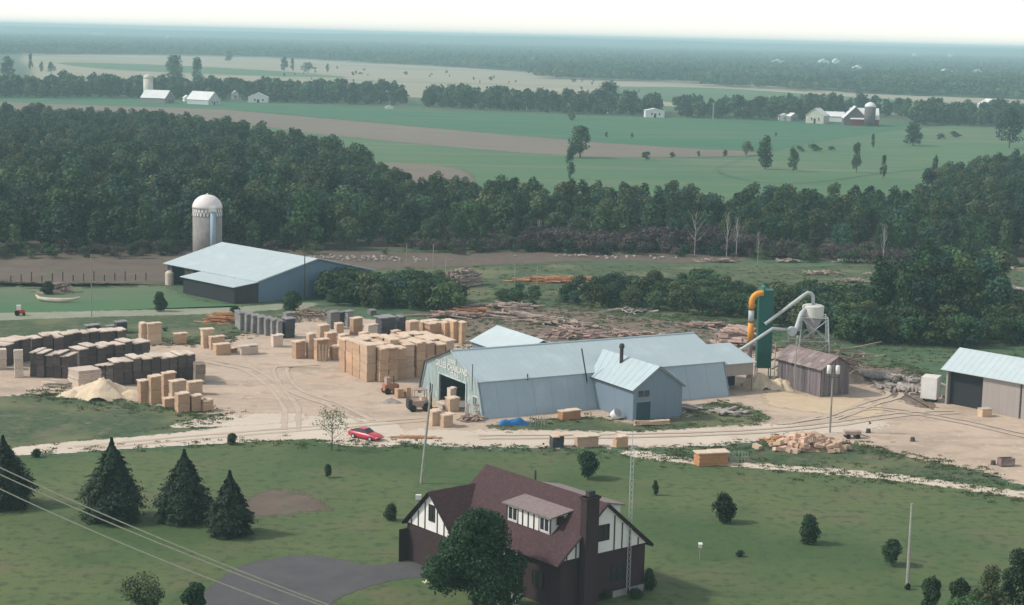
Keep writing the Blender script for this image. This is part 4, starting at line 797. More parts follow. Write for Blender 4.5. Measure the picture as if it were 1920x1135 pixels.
farm(402, 197, 11, 18, 3.2, 8, 1.0, M_galv, M_wr, 'grey-white barn with dark doorway, right of the white-roofed barn')
farm(442, 187, 4, 5, 4, 6, .3, M_white, M_wr, 'narrow white outbuilding in trees left of the white farmhouse', 'shed', 'shed')
farm(484, 193, 13, 8, 3.6, 6.5, .1, M_white, M_wr, 'white farmhouse at the right end of the far left farm', 'house', 'farmhouse')
farm(730, 205, 5, 3, 1.2, 2.4, .1, M_white, M_wr, 'tiny white hut in the green field at centre left', 'hut', 'hut', 0)
farm(1228, 221, 11.5, 9, 4.2, 5.4, .05, M_white, M_wr, 'plain white building alone by the hedgerow at centre')
farm(1146, 214, 4, 4, 4, 6, .2, M_white, M_wr, 'small white house among trees left of the plain white building', 'house', 'farmhouse', 1)
farm(1473, 227, 6, 7, 3, 4.2, .1, M_white, M_wr, 'small white shed leftmost of the right farm', 'shed', 'shed')
farm(1489, 228, 5, 6, 3.2, 5, .4, M_greyl, M_wr, 'small grey shed second from left in the right farm', 'shed', 'shed')
farm(1527, 232, 11, 9, 5, 9, -.5, mat('cream_wall', (0.6, 0.58, 0.48), None, 1, .8), M_wr, 'tall cream farmhouse with white roof at the right farm', 'house', 'farmhouse')
farm(1552, 230, 9, 7, 3, 5, 1.2, M_white, M_wr, 'low white wing building right of the tall cream farmhouse', 'house', 'farmhouse')
farm(1582, 229, 8, 12, 3.5, 6, 1.25, M_white, M_wr, 'low white-roofed barn between farmhouse and gambrel barn')
farm(1603, 236, 13, 14, 4.5, 11, -.1, mat('dark_barn_wall', (0.16, 0.12, 0.12), None, 1, .9), M_wr, 'dark-fronted barn with high pointed gable at the right farm')
farm(1645, 236, 18, 16, 4, 10, 1.45, M_redroof, M_wr, 'red-walled barn with white roof right of the short silo')
tower(1630, 237, 3.2, 11, 'short dark silo with white dome between the right farm barns', mat('dark_silo', (0.15, 0.12, 0.12), None, 1, .9), M_white)
farm(1860, 206, 14, 10, 4, 8, .2, M_white, M_wr, 'white house among trees at the far right edge', 'house', 'farmhouse')
farm(1893, 207, 12, 9, 3, 6, .1, M_white, M_wr, 'lower white building right of the house at the far right edge', 'house', 'farmhouse')
for x, y, w, h, l in SPECKS:
    p = G(x, y); s = ppm(x, y); t = thing('building', l, 'building', p, .1); gable(t, w/s*.9, 12, h/s*.9+6, h/s*1.0+9, M_white, M_wr, x0=-w/s*.45, ov=.5)
for x, y, h in ((795, 193, 9), (988, 208, 9), (1337, 224, 10), (1508, 222, 10)):
    t = thing('utility_pole', 'thin pale utility pole standing in front of the far hedgerow', 'pole', G(x, y), 0, 'utility poles along the far hedgerow'); MB().tube([(0, 0, 0), (0, 0, h)], .35, 6).build('shaft', M_palepole, t); MB().box(-1.2, 1.2, -.1, .1, h-1, h-.7).build('crossarm', M_palepole, t)
# ------------------------------------------------------------ lumber
YR = 0.50
def bundle_mesh(seed, m_, nl=7):
    "unit bundle: courses of boards with thin sticker gaps, 1 x 1 x 1"
    r = random.Random(seed); b = MB()
    for k in range(nl):
        z0 = k/nl; g = 0.035/nl*4; o1, o2, o3, o4 = [r.uniform(-.02, .02) for _ in range(4)]
        b.box(-.5+o1, .5+o2, -.5+o3, .5+o4, z0+g*.6, z0+1/nl)
    for x in (-.38, .33): b.box(x, x+.07, -.47, .47, 0, .98)
    me = b.mesh('bundle'); me.materials.append(m_); return me
BUN = {}
def bun(m_, k=0):
    key = (m_.name, k)
    if key not in BUN: BUN[key] = bundle_mesh(sum(map(ord, m_.name)) % 97+k, m_)
    return BUN[key]
COVER = {}
def stack(O, rot, w, d, h, m_, label, group=None, unit=1.35, cover=None, name='lumber_stack', jit=.05, cat='lumber stack'):
    u = Vector((math.cos(rot), math.sin(rot), 0)); v = Vector((-u.y, u.x, 0)); c = O+u*w/2+v*d/2; c.z = 0
    t = thing(name, label, cat, c, rot, group); n = max(1, round(h/unit)); r = random.Random(label+str(O.x)); hb = h/n
    for k in range(n):
        link('bundle', bun(m_, r.randrange(4)), t, (r.uniform(-jit, jit), r.uniform(-jit, jit), k*hb+.04), r.uniform(-.02, .02), (w*r.uniform(.96, 1.0), d*r.uniform(.97, 1.0), hb-.03))
    if cover:
        for k in range(2): q = link('cover_board', cover_mesh(cover), t, (r.uniform(-.1, .1)+(k-.5)*w*.48, r.uniform(-.25, .1), h+.03+.07*k), r.uniform(-.05, .05), (w*.6, d*1.1, .12)); q.rotation_euler[0] = r.uniform(-.02, .02)
    return t
def cover_mesh(m_):
    if m_.name not in COVER: me = MB().box(-.5, .5, -.5, .5, 0, 1).mesh('cover_board'); me.materials.append(m_); COVER[m_.name] = me
    return COVER[m_.name]
def pbox(x0, x1, yb, yt, d, m_, label, group=None, rot=YR, **k):
    "stack from its outline: left/right x, lowest corner y, top y in the photograph, depth d in metres"
    s = ppm((x0+x1)/2, yb); be = math.atan2(G((x0+x1)/2, yb).x, G((x0+x1)/2, yb).y); al = rot+be
    w = max(.5, ((x1-x0)/s-d*math.sin(al))/math.cos(al)); h = max(.4, (yb-yt)/s-.2*(d*math.cos(al)+w*math.sin(al)))
    return stack(G(x0+d*math.sin(al)*s, yb), rot, w, d, h, m_, label, group, **k)
ORD = ['first', 'second', 'third', 'fourth', 'fifth', 'sixth', 'seventh', 'eighth', 'ninth', 'tenth', 'eleventh']
# the big block of fresh lumber left of the mill
u = Vector((math.cos(YR), math.sin(YR), 0)); v = Vector((-u.y, u.x, 0)); O = G(687, 717)
ROWN = ['front row', 'second row', 'third row', 'fourth row']
for j in range(4):
    for i in range(9):
        if j == 3 and i in (1, 4): continue
        st = {0: 0, 1: -.9, 2: -.7, 3: -.1, 4: .5, 5: .2}.get(i, random.uniform(0, .5)) if j == 0 else 0
        h = 4.75+random.choice((-.1, 0, .15, -.25))+(-.5 if (i, j) == (2, 1) else 0)
        stack(O+u*(i*1.52+random.uniform(-.05, .05))+v*(j*2.5+st), YR+random.uniform(-.06, .06), 1.33, 2.3, h+random.uniform(-.3, .2), M_tan2 if (i+j) % 4 == 0 else M_tan, 'tall fresh lumber stack, %s from left, %s of the big block' % (ORD[i], ROWN[j]), 'stacks of the big lumber block by the mill', cover=M_top)
GR = 'fresh lumber stacks around the yard'
for k, (x0, x1, yb, yt, d, m_, l) in enumerate([
    (760, 785, 641, 600, 1.6, M_tan2, 'tan lumber stack, leftmost of the row right behind the big block'), (784, 797, 636, 602, 1.6, M_tan, 'narrow recessed lumber stack, second in the row behind the big block'), (796, 826, 641, 603, 1.6, M_tan, 'wide tan lumber stack, third in the row behind the big block'),
    (825, 842, 642, 603, 1.5, M_tan, 'tan lumber stack, fourth in the row behind the big block'), (841, 857, 644, 600, 1.5, M_tan, 'tall tan lumber stack, fifth in the row behind the big block'), (856, 873, 646, 602, 1.5, M_tan, 'tan lumber stack at the right end of the row near the mill'),
    (790, 822, 632, 598, 1.6, M_tan2, 'yellow lumber stack peeping over the row behind the big block'), (828, 852, 633, 598, 1.6, M_tan2, 'yellow lumber stack at back, nearest the rear wing of the mill'),
    (547, 573, 674, 638, 1.4, M_tan, 'medium lumber stack at the left end of the middle group'), (573, 592, 673, 624, 1.4, M_tan2, 'tall pale lumber stack behind the leaning planks in the middle group'), (588, 616, 678, 634, 1.3, M_tan, 'tan lumber stack with planks leaning on its front'),
    (608, 632, 655, 622, 1.4, M_tan, 'lumber stack at the back of the middle group'), (616, 640, 676, 648, 1.3, M_tan, 'low lumber stack left of the big block'), (633, 653, 660, 626, 1.4, M_tan2, 'pale lumber stack between the middle group and the big block'),
    (594, 618, 638, 608, 1.3, M_tan2, 'pale lumber stack with crooked top behind the middle group'), (626, 645, 630, 605, 1.3, M_tan2, 'short lumber stack in front of the dark-sided rack'), (655, 680, 629, 594, 1.3, M_tan, 'orange-tan lumber stack between the two dark-sided racks'), (683, 708, 640, 607, 1.3, M_pale, 'low pale lumber stack in front of the charcoal stack'),
    (672, 692, 645, 622, 1.3, M_tan2, 'small yellow lumber stack, left of two before the charcoal stack'), (684, 712, 652, 626, 1.3, M_tan2, 'small yellow lumber stack, right of two before the charcoal stack'), (732, 752, 638, 619, 1.2, M_tan2, 'small loose-topped lumber stack at the foot of the charcoal stack'),
    (260, 276, 647, 604, 1.5, M_tan2, 'narrow tall lumber stack, left one of the lone pair'), (273, 303, 648, 604, 1.3, M_tan2, 'wide tall lumber stack, right one of the lone pair'), (326, 351, 647, 624, 1.3, M_tan, 'short lumber stack alone between the pair and the loose group'),
    (376, 401, 654, 615, 1.4, M_tan2, 'tallest lumber stack of the loose group near the grey racks'), (391, 421, 657, 629, 1.4, M_tan2, 'middle lumber stack of the loose group near the grey racks'), (398, 432, 667, 643, 1.4, M_tan, 'front lumber stack of the loose group, nearest the open yard'),
    (428, 446, 662, 652, 1.0, M_tan, 'very low lumber stack between the front stack and long bundle'), (446, 484, 667, 646, 1.3, M_pale, 'long low bundle with pale top, right of the loose group'), (508, 531, 652, 627, 1.3, M_pale, 'weathered lumber stack right below the grey racks'),
    (258, 278, 756, 712, 1.3, M_tan, 'narrow pale lumber stack beside the sawdust pile'), (276, 303, 758, 703, 1.4, M_tan, 'tall brown lumber stack right of the sawdust pile'), (302, 329, 746, 697, 1.3, M_tan, 'tall lumber stack behind the small front bundles'),
    (316, 349, 762, 712, 1.3, M_tan2, 'yellow lumber stack in the middle of the left cluster'), (349, 379, 742, 714, 1.2, M_tan2, 'yellow lumber stack at the right back of the left cluster'), (327, 355, 775, 736, 1.3, M_tan, 'front lumber stack of the left cluster'),
    (305, 328, 766, 746, 1.2, M_tan, 'low lumber stack at the left foot of the left cluster'), (355, 377, 773, 740, 1.2, M_tan, 'lumber stack right of the front one in the left cluster'), (376, 401, 773, 749, 1.2, M_tan, 'low lumber stack at the right foot of the left cluster'),
    (834, 862, 774, 744, 1.3, M_tan2, 'lumber stack standing just outside the mill doorway'), (838, 856, 768, 727, .9, M_pale, 'pale upright block inside the mill doorway'), (818, 843, 768, 754, 2.0, M_pale, 'low flat pale stack left of the doorway stack'),
    (803, 829, 800, 768, 1.4, M_tan2, 'square lumber stack, left of two in front of the mill'), (822, 850, 803, 775, 1.3, M_tan2, 'square lumber stack, right of two in front of the mill'), (1045, 1089, 789, 767, 1.2, M_orange_wood, 'orange lumber bundle lying by the mill side wall'),
    (1075, 1122, 841, 815, 1.3, M_tan2, 'long tan bundle between two crates beside the mill road'), (1148, 1177, 841, 817, 1.2, M_tan, 'small brown bundle rightmost beside the mill road'), (1299, 1366, 876, 843, 1.6, M_orange_wood, 'wide orange-tan bundle on the grass beside the slatted rack')]):
    pbox(x0, x1, yb, yt, d, m_, l, None, cover=M_top if m_ is not M_pale else M_pale, rot=YR+random.uniform(-.08, .08) if k < 45 else .3)
pbox(1030, 1058, 841, 815, 1.3, M_char, 'dark crate with pale top at the left beside the mill road', None, cover=M_tan2, name='crate', cat='crate', rot=.3)
# charcoal stacks and grey racks
for x0, x1, yb, yt, d, m_, l in [(703, 742, 634, 590, 2.4, M_char, 'large charcoal stack with grey top behind the small yellow stacks'), (739, 761, 630, 590, 2.0, M_char, 'narrow charcoal stack right beside the large one'), (613, 637, 618, 582, 1.6, M_greyl, 'grey stack, left leg of the dark-sided rack'), (629, 646, 612, 584, 1.2, M_char, 'dark recessed middle of the dark-sided rack'), (645, 664, 614, 582, 1.4, M_greyl, 'grey stack, right leg of the dark-sided rack'),
    (528, 553, 635, 594, 1.8, M_char, 'tall dark stack at the right end of the grey racks'), (160, 188, 622, 608, 1.6, M_char, 'low dark teal stack in the grass, leftmost of three'), (198, 217, 623, 610, 1.4, M_char, 'low dark teal stack in the grass, middle of three'), (214, 239, 626, 601, 1.6, M_char, 'taller dark teal stack in the grass, rightmost of three'), (688, 706, 592, 580, 1.4, M_greyl, 'small grey stack by the shrubs behind the charcoal stack'), (530, 550, 604, 585, 1.5, M_greyl, 'grey stack showing above the tall dark one')]:
    pbox(x0, x1, yb, yt, d, m_, l, None, cover=M_greyl)
for k in range(7):
    O = G(450+k*12.0, 620+k*2.6); stack(O, YR-.1, .66, 3.6, 2.6, M_greyl, 'grey plank stack, %s from left of seven parallel racks' % ORD[k], 'grey parallel plank racks', unit=1.3, cover=M_greyl)
# old weathered rows at left
def row(x0, y0, x1, y1, n, h, d, m_, what, hv=.25, cov=None):
    a, b = G(x0, y0), G(x1, y1); dr = b-a; rot = math.atan2(dr.y, dr.x); w = dr.length/n
    for k in range(n):
        stack(a+dr*(k/n)+Vector((-math.sin(rot), math.cos(rot), 0))*random.uniform(-.25, .25), rot+random.uniform(-.03, .03), w*.93, d, h+random.uniform(-hv, hv), m_, 'dark weathered stack, pale-topped, %s from left, %s' % (ORD[k], what), 'weathered stacks, '+what, unit=1.5, cover=cov or M_pale)
row(186, 718, 216, 724, 2, 2.5, 3.2, M_grey, 'low step of the front row'); row(216, 725, 368, 712, 9, 3.3, 3.0, M_grey, 'front row')
row(56, 707, 130, 711, 5, 3.1, 3.0, M_grey, 'left middle row'); row(148, 688, 283, 672, 8, 2.5, 2.6, M_grey, 'centre middle row', cov=M_pale)
row(84, 658, 237, 648, 9, 2.1, 2.4, M_grey, 'rear row'); row(8, 688, 58, 676, 3, 3.0, 3.0, M_grey, 'far left row')
row(60, 668, 140, 662, 4, 2.6, 2.4, M_grey, 'row between the far left and rear rows')
pbox(27, 44, 709, 654, .8, M_pale, 'narrow cream upright stack in front of the weathered rows', rot=.35); pbox(-14, 12, 695, 652, 1.5, M_pale, 'cream stack cut by the left picture edge', rot=.35)
t = stack(G(128, 726), -.9, 3.2, 3.2, 2.6, M_pale, 'pale weathered stack with its bleached side facing the sawdust pile', None, unit=.7); pbox(362, 385, 722, 676, 2.6, M_log, 'brownish stack closing the right end of the front weathered row', rot=.3)
t = thing('board_heap', 'low pale heap of boards at the foot of the bleached stack', 'heap', G(125, 726), .1)
for k in range(14): MB().box(-2.4, 2.4, -.14, .14, 0, .1).build('board', M_pale, t, (random.uniform(-1.2, 1.2), random.uniform(-.9, .9), .05+.06*k), (random.uniform(-.05, .05), random.uniform(-.04, .04), random.uniform(-.5, .3))) if k == 0 else link('board', BDM, t, (random.uniform(-1.2, 1.2), random.uniform(-.9, .9), .05+.06*k), (random.uniform(-.05, .05), random.uniform(-.04, .04), random.uniform(-.5, .3))); BDM = t.children[0].data if t.children else [c for c in C.objects if c.parent == t][0].data
t = thing('sawdust_pile', 'cream sawdust pile in front of the dark weathered row', 'pile', G(190, 742))
mound('cone', M_sawpile, t, (0, 0, 0), 8.5, 7, 2.3, 2, 30); mound('skirt', M_sawpile, t, (3.6, .3, 0), 5, 4, .9, 3, 24); mound('skirt', M_sawpile, t, (-3.4, -.4, 0), 5, 4, .8, 4, 24)
t = thing('sawdust_pile', 'sawdust piles under the annex beside the weathered shed', 'pile', G(1425, 725))
mound('cone', M_sawpile, t, (0, 0, 0), 5, 5, 2.0, 6, 24); mound('cone', M_sawpile, t, (2.6, -.8, 0), 4, 4, 1.6, 7, 24)
# loose pieces heaped: one thing, many pieces
PCS = {}
def heap(name, label, x, y, wx, wy, hh, n, L, r, m_, piece='log', rot=0.0, spread=.35, sq=False, core=None, cat='pile', z0=0):
    t = thing(name, label, cat, G(x, y), rot); key = (m_.name, L, r, sq)
    if key not in PCS:
        PCS[key] = []
        for k in range(3):
            l = L*(1-.14*k); rr = r*(1+.2*k)
            b = MB().box(-l/2, l/2, -rr, rr, -rr*.5, rr*.5) if sq else MB().tube([(-l/2, 0, 0), (0, .04*l*(k-1), 0), (l/2, 0, 0)], [rr, rr*.92, rr*.75], 7)
            me = b.mesh(piece); me.materials.append(m_); PCS[key].append(me)
    for k in range(n):
        x_ = random.gauss(0, .36)*wx; y_ = random.gauss(0, .36)*wy; q = max(0, 1-(x_/wx*1.2)**2-(y_/wy*1.2)**2)
        link(piece, random.choice(PCS[key]), t, (x_, y_, r*.8+hh*q*random.uniform(.5, 1)), (random.uniform(-.3, .3), random.uniform(-.1, .1)*(1+spread), random.gauss(0, spread)))
    if core: mound('core', core, t, (0, 0, 0), wx*1.7, wy*1.7, hh*.75, n, 16)
    return t
def deck(name, label, x, y, n, L, r, m_, rot, rows=4):
    "orderly log pile, logs parallel"
    t = thing(name, label, 'log pile', G(x, y), rot); PC = []
    for k in range(3):
        rr = r*(1+.18*k); me = MB().tube([(-L/2*(1-.07*k), 0, 0), (L/2, 0, 0)], [rr, rr*.8], 8).mesh('log'); me.materials.append(m_); PC.append(me)
    for j in range(rows):
        for i in range(n-j): link('log', random.choice(PC), t, (random.uniform(-.4, .4), (i-(n-j)/2)*r*2.25, r+j*r*1.85), (0, random.uniform(-.02, .02), random.uniform(-.03, .03)))
    return t
heap('log_pile', 'rounded pile of brown logs behind the shrub bank at centre', 866, 536, 5.2, 3.0, 3.2, 110, 4.5, .2, M_log, rot=.9, spread=.25, core=M_log)
heap('log_pile', 'log pile lying diagonally beside the orange duct, right of the mill roof', 1392, 650, 4.2, 3.4, 3.0, 90, 5.0, .22, M_pinklog, rot=-.75, spread=.2, core=M_log)
heap('log_pile', 'loose pile of rusty-pink logs behind the mill roof', 1080, 632, 6, 3.0, 1.2, 60, 4.5, .16, M_pinklog, spread=.6, core=M_slab)
heap('log_pile', 'long scatter of pink slab wood along the back of the mill ridge', 1190, 632, 9, 2.2, .8, 70, 4, .13, M_pinklog, spread=.7)
heap('log_pile', 'row of grey-brown logs crossing the middle of the log yard', 990, 600, 9, 2.4, 1.0, 60, 5, .16, M_log, rot=-.5, spread=.3, core=M_slab)
heap('log_pile', 'row of short logs in the log yard above the pink pile', 1060, 612, 8, 2.0, .9, 50, 4, .15, M_log, rot=-.4, spread=.5)
heap('log_pile', 'orange cut lumber pile at the left back of the log yard', 885, 588, 4.5, 2, .9, 40, 4, .12, M_orange_wood, rot=0, spread=.25, sq=True, core=M_log)
heap('log_pile', 'reddish-brown log row left of the orange cut lumber', 850, 596, 7, 1.6, .8, 36, 5, .15, M_pinklog, spread=.25)
heap('log_pile', 'small heap of pinkish slabs beside the rear pole right of centre', 1325, 615, 5, 2, .8, 36, 4, .13, M_pinklog, spread=.4)
heap('log_pile', 'pale tree butts lying crosswise near the top of the log yard', 960, 578, 6, 2.5, .6, 26, 5, .2, M_log, rot=.1, spread=.8)
heap('brush_pile', 'grey-brown brush pile left of the dark-sided rack', 580, 600, 5.5, 2.4, 2.0, 120, 2.2, .07, M_slab, 'stick', spread=1.5, core=M_log)
heap('board_pile', 'orange board pile left of the grey racks', 416, 606, 2.6, 1.6, 1.6, 46, 3.4, .12, M_orange_wood, 'board', spread=.15, sq=True, core=M_orange_wood)
heap('board_pile', 'low tan lumber strip in the clearing behind the shrubs', 1050, 530, 12, 1.8, 1.0, 70, 5, .16, M_orange_wood, 'board', spread=.2, sq=True, rot=.05)
for k, (x, y, w, n, m_, l) in enumerate([(1180, 585, 5, 22, M_stone, 'pale broken slabs in the grass, left heap of the grassy clearing'), (1335, 573, 4, 16, M_slab, 'small grey slab heap behind the dark shrubs at centre right'), (1480, 492, 6, 18, M_slab, 'grey slab strip at the wood edge right of the birches'), (1600, 492, 7, 24, M_pale, 'long pale plank heap at the wood edge'), (1545, 515, 6, 30, M_slab, 'stump and slab heap in the middle of the right-hand clearing'), (1600, 530, 5, 20, M_log, 'low brown heap below the stump heap in the right-hand clearing'),
    (1690, 516, 8, 26, M_stone, 'long pale grey slab heap at the right of the clearing'), (1350, 492, 6, 20, M_log, 'tan slab heap at the wood edge left of the clearing'), (1895, 545, 7, 30, M_stone, 'pale plank heap in the small field at the right edge'), (1880, 505, 6, 20, M_slab, 'grey slab heap by the wood at the right edge'), (1300, 768, 3, 10, M_stone, 'pale boards in the grass at the right end of the mill'), (1365, 778, 3, 14, M_stone, 'longer pale board heap in the grass near the mill corner'), (1120, 470, 8, 14, M_slab, 'thin grey brush along the wood edge at centre')]):
    heap('slab_pile', l, x, y, w, 1.6, .6, n, 3.2, .14, m_, 'slab', spread=.9, sq=True)
heap('slab_pile', 'long heap of broken pale logs at the edge of the right-hand yard', 1640, 712, 9, 2.0, .9, 130, 1.6, .2, M_stone, 'log', rot=-.35, spread=1.5, core=M_litterpile)
heap('slab_pile', 'heap of pale log ends running down to the white trailer', 1700, 735, 6, 1.8, .8, 90, 1.3, .2, M_stone, 'log', rot=-.5, spread=1.5, core=M_litterpile)
heap('block_heap', 'large tumbled heap of pinkish-tan wood blocks beside the utility pole', 1520, 842, 5.2, 2.4, 1.6, 120, .9, .36, mat('pink_tan_blocks', (0.62, 0.44, 0.32), (0.50, 0.33, 0.235), 1.5, .9, rnd=.18), 'block', spread=1.5, sq=True, core=M_tan)
heap('block_heap', 'small reddish wood pieces at the left end of the tumbled heap', 1462, 828, 2.2, .8, .5, 22, 1.2, .16, M_orange_wood, 'block', spread=.6, sq=True)
heap('slab_pile', 'jumble of broken boards and slats in front of the mill corner', 884, 788, 2.4, 1.8, .6, 46, 1.5, .08, M_pinklog, 'slat', spread=1.5, sq=True)
heap('slab_pile', 'red-brown boards along the grass edge left of the near pole', 772, 822, 2.6, .5, .2, 14, 2.6, .1, M_orange_wood, 'board', spread=.12, sq=True)
heap('slab_pile', 'pale beam and slabs on the grass below the wing', 1222, 798, .01, .35, .35, 10, 4.6, .16, M_tan2, 'beam', rot=.3, spread=.03, sq=True)
heap('stone_row', 'scatter of pale stones and stumps along the dark soil behind the barn', 690, 486, 20, 5, .3, 80, .5, .2, M_stone, 'stone', spread=1.5, sq=True)
heap('stone_row', 'few pale stumps along the dark soil behind the log yard', 1120, 484, 34, 5, .3, 26, .6, .24, M_stone, 'stump', spread=1.5, sq=True)

# ------------------------------------------------------------ single things in the yard
def pole(x, yb, yt, r, label, m_=M_pole, lean=(0, 0), arm=False, name='utility_pole', cat='pole'):
    p = G(x, yb); h = (yb-yt)/ppm(x, yb)*1.01; t = thing(name, label, cat, p); MB().tube([(0, 0, -.3), (lean[0]*.5, 0, h*.5), (lean[0], lean[1], h)], [r, r*.85, r*.7], 8).build('shaft', m_, t)
    if arm: MB().box(-.9+lean[0], .9+lean[0], -.06, .06, h-.6, h-.48).build('crossarm', m_, t)
    return t, h
pole(789, 907, 733, .15, 'leaning grey utility pole between the house and the mill', M_palepole, (.9, 0))
t, h = pole(1556, 812, 684, .13, 'utility pole with two white transformers beside the block heap', M_pole)
for x in (-.5, .55): b = MB().lathe([(.2, h-1.05), (.27, h-1.0), (.27, h-.1), (.15, h)], 16, (x, -.1)).build('transformer', M_white, t, smooth=True)
MB().box(-.7, .7, -.06, .06, h-.75, h-.65).build('bracket', M_trim, t); MB().box(-.75, .75, -.09, -.05, h-1.5, h-1.44).build('bracket', M_trim, t)
pole(1701, 1100, 941, .16, 'stout pale grey pole on the right lawn', M_palepole)
pole(571, 562, 479, .12, 'thin dark pole in front of the blue barn gable', M_trim)
for x, yb, yt, l in ((762, 512, 458, 'dark pole, left of two tall ones behind the shrub bank'), (812, 506, 458, 'tall pale pole, right of two behind the shrub bank'), (836, 508, 482, 'short pale post right of the two tall poles'), (965, 532, 496, 'short pale post left of the orange lumber strip'), (1007, 538, 500, 'thin post at the left end of the orange lumber strip'), (1342, 655, 614, 'thin white mast behind the right end of the mill roof'), (683, 512, 496, 'low white post by the barn gable'), (172, 594, 478, 'thin leaning dark pole left of the barn')):
    pole(x, yb, yt, .09, l, M_palepole if 'dark' not in l else M_pole, name='post')
for k in range(14):
    p = G(20+k*19.5, 529+(.6 if k % 2 else 0)-k*.25); t = tag(MB().tube([(0, 0, -.2), (.05, 0, 1.2+.3*(k % 3))], .1, 6).build('fence_post', M_trim, None, p), 'short dark fence post along the dark soil left of the barn', 'fence post', 'fence posts left of the barn')
# radio mast beside the house
t = thing('radio_mast', 'slender grey lattice mast rising in front of the house gable', 'mast', G(1176, 1116)); hm_ = (1116-812)/ppm(1176, 1116)*1.01
for k in range(3): a = k*2*PI/3; MB().tube([(.2*math.cos(a), .2*math.sin(a), 0), (.17*math.cos(a), .17*math.sin(a), hm_*.93)], .022, 5).build('leg', M_galv, t)
b = MB()
n = 26
for j in range(n):
    for k in range(3): a = k*2*PI/3; c = a+2*PI/3; z = j*hm_*.93/n; b.tube([(.19*math.cos(a), .19*math.sin(a), z), (.19*math.cos(c), .19*math.sin(c), z+hm_*.93/n)], .012, 4)
tag(b.build('lacing', M_galv, t), kind='stuff'); MB().tube([(0, 0, hm_*.9), (0, 0, hm_*1.02)], .03, 5).build('antenna', M_galv, t)
# red car
def car(label, x, y, rot):
    t = thing('car', label, 'car', G(x, y), rot); L_, W_ = 2.15, .84
    prof = [(-2.15, .42, .74), (-2.05, .30, .84), (-1.2, .24, .92), (-.4, .22, .90), (.55, .22, .88), (1.5, .25, .76), (2.05, .32, .62), (2.2, .40, .52)]
    b = MB(); n = len(prof)
    for x_, zb, zt in prof:
        w = W_*(1-.10*abs(x_/2.2)**3); b.v += [(x_, -w*.92, zb), (x_, -w, (zb+zt)/2), (x_, -w*.88, zt-.03), (x_, -w*.5, zt), (x_, w*.5, zt), (x_, w*.88, zt-.03), (x_, w, (zb+zt)/2), (x_, w*.92, zb)]
    for i in range(n-1):
        for j in range(8): a = i*8+j; c = i*8+(j+1) % 8; b.f.append((a, c, c+8, a+8))
    b.f += [tuple(range(8)), tuple(range((n-1)*8+7, (n-1)*8-1, -1))]
    bo = b.build('body', M_red, t, smooth=True); bo.data.polygons[-1].use_smooth = False
    c = MB(); W1, W2 = .66, .50
    pts = [(-1.25, W1, .90), (-.75, W2, 1.24), (.15, W2, 1.26), (.75, W1, .88)]
    k = 0
    for s_ in (1, -1): c.v += [(a, w*s_, z) for a, w, z in pts]
    c.f = [(0, 1, 2, 3), (7, 6, 5, 4), (0, 4, 5, 1), (3, 2, 6, 7)]; c.build('window', M_glass, t)
    MB().box(-.78, .17, -.52, .52, 1.235, 1.29).build('roof_panel', M_red, t)
    for sx in (-1.25, 1.3):
        for sy in (-1, 1):
            w = MB().tube([(sx, sy*.66, .31), (sx, sy*.86, .31)], .31, 18).build('wheel', M_rubber, t); MB().tube([(sx, sy*.855, .31), (sx, sy*.875, .31)], .17, 12).build('rim', M_galv, w)
    for sy in (-.55, .55): MB().box(2.08, 2.17, sy-.2, sy+.2, .47, .56).build('headlight', M_white, t); MB().box(-2.17, -2.1, sy-.2, sy+.2, .6, .7).build('tail_light', M_redroof, t)
    MB().box(-1.9, -1.2, -.6, .6, .90, .935).build('tonneau', M_trim, t)
    return t
car('small red sports car with black windows parked at the edge of the gravel', 686, 823, -.62)
tr = thing('tractor', 'far red machine with white top on the farm lane at left edge', 'tractor', G(38, 592), .3); tr.scale = (.62, .62, .72)
MB().box(-1.2, 1.2, -.6, .6, .5, 1.3).build('body', mat('tractor_red', (.65, .06, .03)), tr); MB().box(-.9, .2, -.55, .55, 1.32, 2.4).build('cab', M_white, tr)
for sx, rr in ((-.8, .65), (.9, .4)):
    for sy in (-.75, .75): MB().tube([(sx, sy-.12, rr), (sx, sy+.12, rr)], rr, 14).build('wheel', M_rubber, tr)
# wheel loader by the doorway
ld = thing('forklift', 'brown and grey forklift loader parked left of the mill doorway', 'forklift', G(785, 770), .3)
MB().box(-1.0, 1.1, -.75, .75, .55, 1.35).build('body', M_machine, ld); MB().box(-1.5, -.98, -.7, .7, .45, 1.5).build('counterweight', M_trim, ld); MB().box(.2, 1.0, -.6, .6, 1.36, 1.6).build('seat_box', M_pale, ld)
for x in (-.8, .9):
    for y in (-.62, .62): MB().tube([(x, y, 1.3), (x*.9, y, 2.7)], .06, 5).build('cab_post', M_machine, ld)
MB().box(-.85, .95, -.75, .75, 2.7, 2.8).build('cab_roof', M_machine, ld)
for y in (-.45, .45): MB().tube([(1.5, y, .1), (1.6, y, 3.4)], .08, 5).build('mast', M_trim, ld); MB().box(1.5, 2.6, y-.07, y+.07, .15, .22).build('fork', M_trim, ld)
for x, rr in ((-.95, .45), (.95, .58)):
    for y in (-.85, .85): MB().tube([(x, y-.16, rr), (x, y+.16, rr)], rr, 14).build('wheel', M_rubber, ld)
b2 = thing('machine', 'orange-brown engine block machine in front of the big lumber block', 'machine', G(733, 738), .4)
MB().box(-1.2, 1.1, -.7, .7, .45, 1.5).build('hood', mat('rust_orange', (.40, .17, .09), (.30, .14, .09), 2, .7), b2); MB().box(-.9, -.2, -.6, .6, 1.5, 2.6).build('cab', M_machine, b2); MB().tube([(.5, .2, 1.5), (.5, .2, 2.7)], .08, 6).build('exhaust', M_trim, b2)
for x in (-.8, .8):
    for y in (-.75, .75): MB().tube([(x, y-.15, .5), (x, y+.15, .5)], .5, 14).build('wheel', M_rubber, b2)
b2.scale = (.85, .85, .85)
